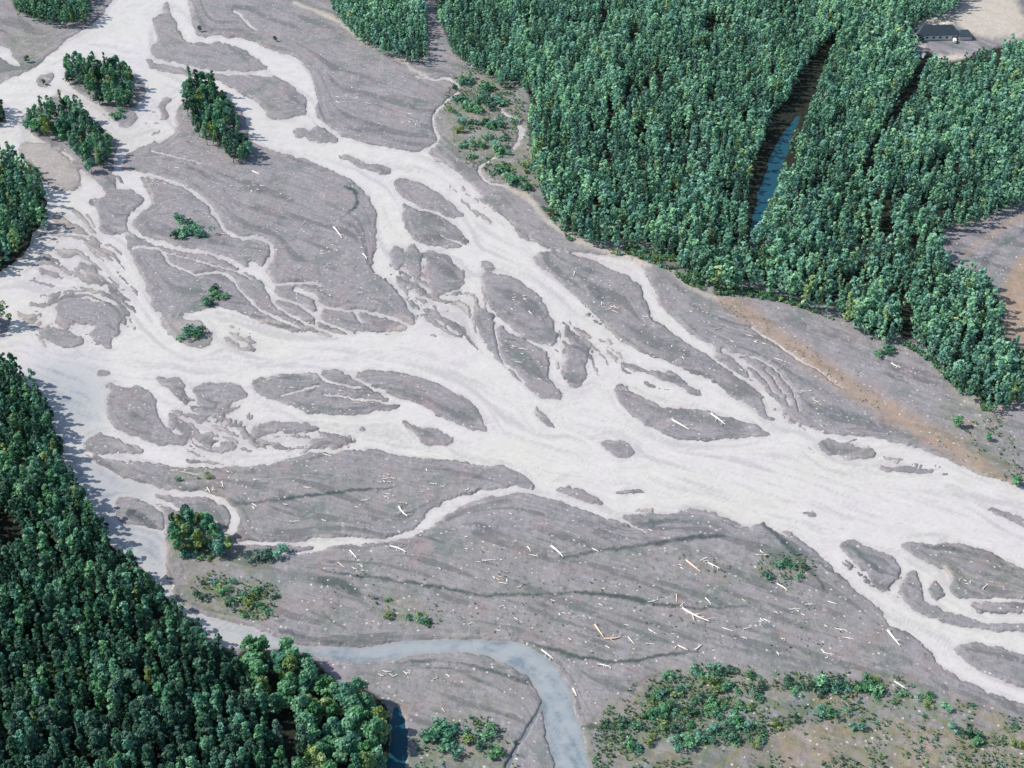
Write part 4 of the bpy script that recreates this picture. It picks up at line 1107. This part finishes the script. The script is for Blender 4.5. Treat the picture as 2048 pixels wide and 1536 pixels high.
for a, b, mt, lab in [((1190, 1254), (1207, 1279), M_WOODT, 'tan log forming the upright arm of an L of driftwood'), ((1204, 1280), (1242, 1277), M_WOODT, 'tan log forming the flat arm of an L of driftwood'),
                      ((1364, 1220), (1418, 1247), M_WOOD, 'longest white log on the wide lower flat'), ((798, 1016), (815, 1036), M_WOOD, 'white log standing out near the middle of the long bar'),
                      ((780, 1096), (812, 1108), M_WOOD, 'white log just below the thin curving channel'), ((700, 1104), (714, 1120), M_WOOD, 'short white log below the thin curving channel'),
                      ((1083, 1302), (1106, 1320), M_WOOD, 'white log on the outer bank of the grey bend'), ((1102, 1096), (1126, 1118), M_WOOD, 'slender white log above the lower flat centre'),
                      ((1372, 1125), (1400, 1148), M_WOODT, 'yellowish log among low plants on the lower flat'), ((1775, 1266), (1798, 1296), M_WOOD, 'white log beside the lowest channel bend'),
                      ((1788, 1366), (1812, 1382), M_WOOD, 'pinkish white log by the scrub row end'), ((1553, 1170), (1574, 1184), M_WOOD, 'short white log near the sparse shrub patch'),
                      ((668, 458), (684, 480), M_WOOD, 'white log inside the large bar by the dark curved scar'), ((726, 510), (734, 521), M_WOOD, 'faint white log near the edge of the great bar'),
                      ((1415, 1128), (1440, 1140), M_WOOD, 'slim white log above the yellowish log on the lower flat'), ((1344, 842), (1378, 862), M_WOOD, 'white log on the leaf shaped bar by the confluence'),
                      ((1422, 830), (1450, 852), M_WOOD, 'second white log on the leaf shaped bar'), ((1355, 1294), (1375, 1304), M_WOOD, 'curved white log at the end of the dark scar'),
                      ((1390, 1303), (1404, 1292), M_WOOD, 'short white log closing the dark scar'), ((1195, 1333), (1222, 1340), M_WOOD, 'white log under the curved dark scar'),
                      ((1782, 730), (1800, 740), M_WOOD, 'white log stranded on the grey terrace'), ((505, 345), (520, 352), M_WOOD, 'white log beneath the tall grove'),
                      ((1146, 1380), (1153, 1396), M_WOOD, 'short log on the sandy rim of the grey stream')]:
    log_between(a, b, mt, lab)

BARS = [([(270, 320), (500, 310), (680, 360), (745, 420), (740, 530), (780, 600), (640, 600), (560, 540), (440, 480), (300, 380)], 46, 'great bar below the tall grove'),
        ([(250, 930), (740, 905), (1000, 940), (840, 1050), (640, 1075), (500, 1070), (480, 1000), (330, 960)], 42, 'long bar above the thin curving channel'),
        ([(640, 1110), (850, 1070), (1000, 1000), (1200, 1040), (1480, 1080), (1640, 1170), (1800, 1320), (1500, 1320), (1100, 1290), (760, 1260)], 80, 'wide lower flat'),
        ([(640, 60), (740, 110), (860, 180), (850, 290), (720, 280), (640, 230)], 30, 'flat under the upper forest tip'),
        ([(1090, 520), (1240, 550), (1290, 640), (1420, 730), (1300, 705), (1200, 620)], 16, 'tapering bar at the upper confluence'),
        ([(1330, 580), (1480, 660), (1640, 760), (1640, 850), (1540, 790), (1400, 680)], 22, 'strip between orange bank and channel'),
        ([(970, 555), (1080, 600), (1100, 680), (1000, 620)], 7, 'rounded bar in mid river'), ([(970, 660), (1090, 720), (1100, 780), (1010, 730)], 7, 'bar under the rounded one'),
        ([(520, 770), (680, 760), (780, 810), (640, 820)], 9, 'bar below the broad cross channel'), ([(1920, 1110), (2040, 1150), (2040, 1190), (1920, 1180)], 6, 'bar at the frame edge'),
        ([(700, 1340), (1000, 1360), (1060, 1420), (860, 1440)], 10, 'ground inside the grey bend')]
nl = 0
for poly, cnt, lab in BARS:
    ys, xs = np.nonzero(fill(poly, 1))
    free = rng.choice(len(xs), cnt, replace=False)
    jams = rng.choice(len(xs), max(1, cnt // 7), replace=False)
    for q, j in enumerate(free):
        if q % 2:
            jc = jams[q % len(jams)]
            dd = np.abs(xs - xs[jc] - rng.normal(0, 16)) + np.abs(ys - ys[jc] - rng.normal(0, 6))
            j = int(dd.argmin())
        L = rng.choice([rng.uniform(1.3, 2.4), rng.uniform(3.2, 4.6)], p=[.72, .28])
        ang = rng.normal(-.35, .6)
        mt = M_WOOD if rng.random() < .8 else M_WOODT
        x, y = ground(xs[j] - OX, ys[j] - OY)
        if height_at(x, y)[1][0] > .4:
            continue
        put_log(xs[j] - OX, ys[j] - OY, L, ang, mt, f"{'long' if L > 3.2 else 'short'} {'white' if mt is M_WOOD else 'tan'} driftwood piece on the {lab}", 'driftwood on the ' + lab, 1.0)
        nl += 1
print('logs', nl)

# ------------------------------------------------------------------ the building in the far clearing
def box(x0, x1, y0, y1, z0, z1):
    V = np.array([(x, y, z) for z in (z0, z1) for y in (y0, y1) for x in (x0, x1)], float)
    F = np.array([(0, 2, 3, 1), (4, 5, 7, 6), (0, 1, 5, 4), (2, 6, 7, 3), (0, 4, 6, 2), (1, 3, 7, 5)])
    return V, F


def roof(L, W, h, over, ridge):
    a, b = L / 2 + over, W / 2 + over
    V = np.array([(-a, -b, 0), (a, -b, 0), (a, b, 0), (-a, b, 0), (-a * ridge, 0, h), (a * ridge, 0, h), (-a, -b, -.25), (a, -b, -.25), (a, b, -.25), (-a, b, -.25)], float)
    me = bpy.data.meshes.new('roof')
    me.from_pydata(V.tolist(), [], [(0, 1, 5, 4), (2, 3, 4, 5), (1, 2, 5), (3, 0, 4), (0, 6, 7, 1), (1, 7, 8, 2), (2, 8, 9, 3), (3, 9, 6, 0), (9, 8, 7, 6)])
    return me


M_WALL = plain_material('pale_siding', (.62, .60, .55), .8, .08)
M_ROOF = plain_material('dark_roofing', (.035, .05, .062), .7, .2, .6)
M_GLASS = plain_material('window_glass', (.03, .04, .05), .15, .1)
M_WHITE = plain_material('white_paint', (.78, .78, .76), .4, .04)
M_RUBBER = plain_material('black_rubber', (.02, .02, .02), .8, .1)
bx, by = ground(1886, 84)
bz = float(height_at(bx, by)[0][0])
b = bpy.data.objects.new('long_building', None); COL.objects.link(b)
b.location = (float(bx), float(by) + 6, bz); b.rotation_euler = (0, 0, math.radians(3)); b.scale = (1.12, 1.12, 1.12)
b['label'] = 'long building with dark hipped roofs in the pale far clearing'; b['category'] = 'building'
link('wall', mesh_np('wall', *join([box(-17, 9.9, -4, 4, -1, 3.6), box(9.91, 18, -5.5, 3.5, -1, 3.0)]), smooth=False), M_WALL, b)
r1 = link('roof', roof(27, 8, 5.2, .8, .66), M_ROOF, b, (-3.5, 0, 3.62))
r2 = link('roof', roof(8.2, 9.2, 2.6, .6, .5), M_ROOF, b, (14, -1, 3.02))
link('chimney', mesh_np('chimney', *join([box(-.45, .45, -.45, .45, 1.5, 5.2), box(-.6, .6, -.6, .6, 5.2, 5.5)]), smooth=False), M_WALL, r1, (4, 1.0, 0))
for i in range(6):
    w = link('window', mesh_np('window', *join([box(-.9, .9, -.12, 0, -.1, 0), box(-.9, .9, -.12, 0, 1.3, 1.4), box(-.9, -.8, -.12, 0, 0, 1.3), box(.8, .9, -.12, 0, 0, 1.3)]), smooth=False), M_WHITE, b, (-15 + i * 4.3, -4.003, 1.2))
    link('pane', mesh_np('pane', *box(-.8, .8, -.05, -.004, 0, 1.3), smooth=False), M_GLASS, w)
d = link('door', mesh_np('door', *box(-.6, .6, -.1, 0, 0, 2.2), smooth=False), M_ROOF, b, (8.6, -4.004, .05))
link('handle', mesh_np('handle', *box(-.03, .03, -.18, -.1, 0, .2), smooth=False), M_WHITE, d, (.45, 0, 1.0))


def vehicle(name, px_, py_, L, rot, label, cat):
    x, y = ground(px_, py_)
    z = float(height_at(x, y)[0][0])
    v = bpy.data.objects.new(name, None); COL.objects.link(v)
    v.location = (float(x), float(y), z); v.rotation_euler = (0, 0, rot)
    v['label'] = label; v['category'] = cat
    prof = [(-.5, .45), (-.5, 2.3), (-.47, 2.5), (.22, 2.5), (.34, 1.55), (.48, 1.3), (.5, .45)]
    Vv = [(px0 * L, s * 1.0, pz) for s in (-1, 1) for px0, pz in prof]
    n_ = len(prof)
    me = bpy.data.meshes.new('body')
    me.from_pydata(Vv, [], [tuple(range(n_))[::-1], tuple(range(n_, 2 * n_))] + [(i, (i + 1) % n_, n_ + (i + 1) % n_, n_ + i) for i in range(n_)])
    link('body', me, M_WHITE, v)
    link('windscreen', mesh_np('windscreen', np.array([(.235 * L, -.9, 2.42), (.235 * L, .9, 2.42), (.338 * L, .9, 1.62), (.338 * L, -.9, 1.62)]) + np.array([.03, 0, .02]), np.array([(0, 3, 2, 1)])), M_GLASS, v)
    for sx in (-.32, .32):
        for sy in (-.95, .95):
            tw = link('wheel', mesh_np('wheel', *tube([(0, -.13, 0), (0, -.128, 0), (0, .128, 0), (0, .13, 0)], [.02, .4, .4, .02], 14)), M_RUBBER, v, (sx * L, sy, .4))
    return v


vehicle('parked_van', 1908, 86, 6.5, math.radians(80), 'white van parked against the long building', 'van')
vehicle('parked_van', 1846, 116, 6.5, math.radians(60), 'white van parked at the pale end of the forest track', 'van')

# ------------------------------------------------------------------ light
SUN_EL = math.radians(44)
sx, sy = -.97, .10
nn_ = math.hypot(sx, sy)
sd = Vector((sx / nn_ * math.cos(SUN_EL), sy / nn_ * math.cos(SUN_EL), math.sin(SUN_EL)))
sun = bpy.data.lights.new('sun', 'SUN')
sun.energy = 4.4; sun.angle = math.radians(.53); sun.color = (1.0, .955, .89)
so = bpy.data.objects.new('sun', sun); COL.objects.link(so)
so.rotation_euler = (-sd).to_track_quat('-Z', 'Y').to_euler()
so.location = (-300, 100, 600)
world = bpy.data.worlds.new('World'); SC.world = world
world.use_nodes = True
wt = world.node_tree
bg = wt.nodes['Background']
sky = wt.nodes.new('ShaderNodeTexSky'); sky.sky_type = 'NISHITA'
sky.sun_disc = False; sky.sun_elevation = SUN_EL; sky.sun_rotation = math.atan2(sx, sy)
wt.links.new(sky.outputs[0], bg.inputs['Color'])
bg.inputs['Strength'].default_value = .145

SC.view_settings.view_transform = 'Standard'
SC.view_settings.look = 'None'
SC.view_settings.exposure = 0.5
SC.view_settings.gamma = 1.0
SC.render.engine = 'CYCLES'
SC.cycles.max_bounces = 5
SC.cycles.diffuse_bounces = 2
SC.cycles.transmission_bounces = 2
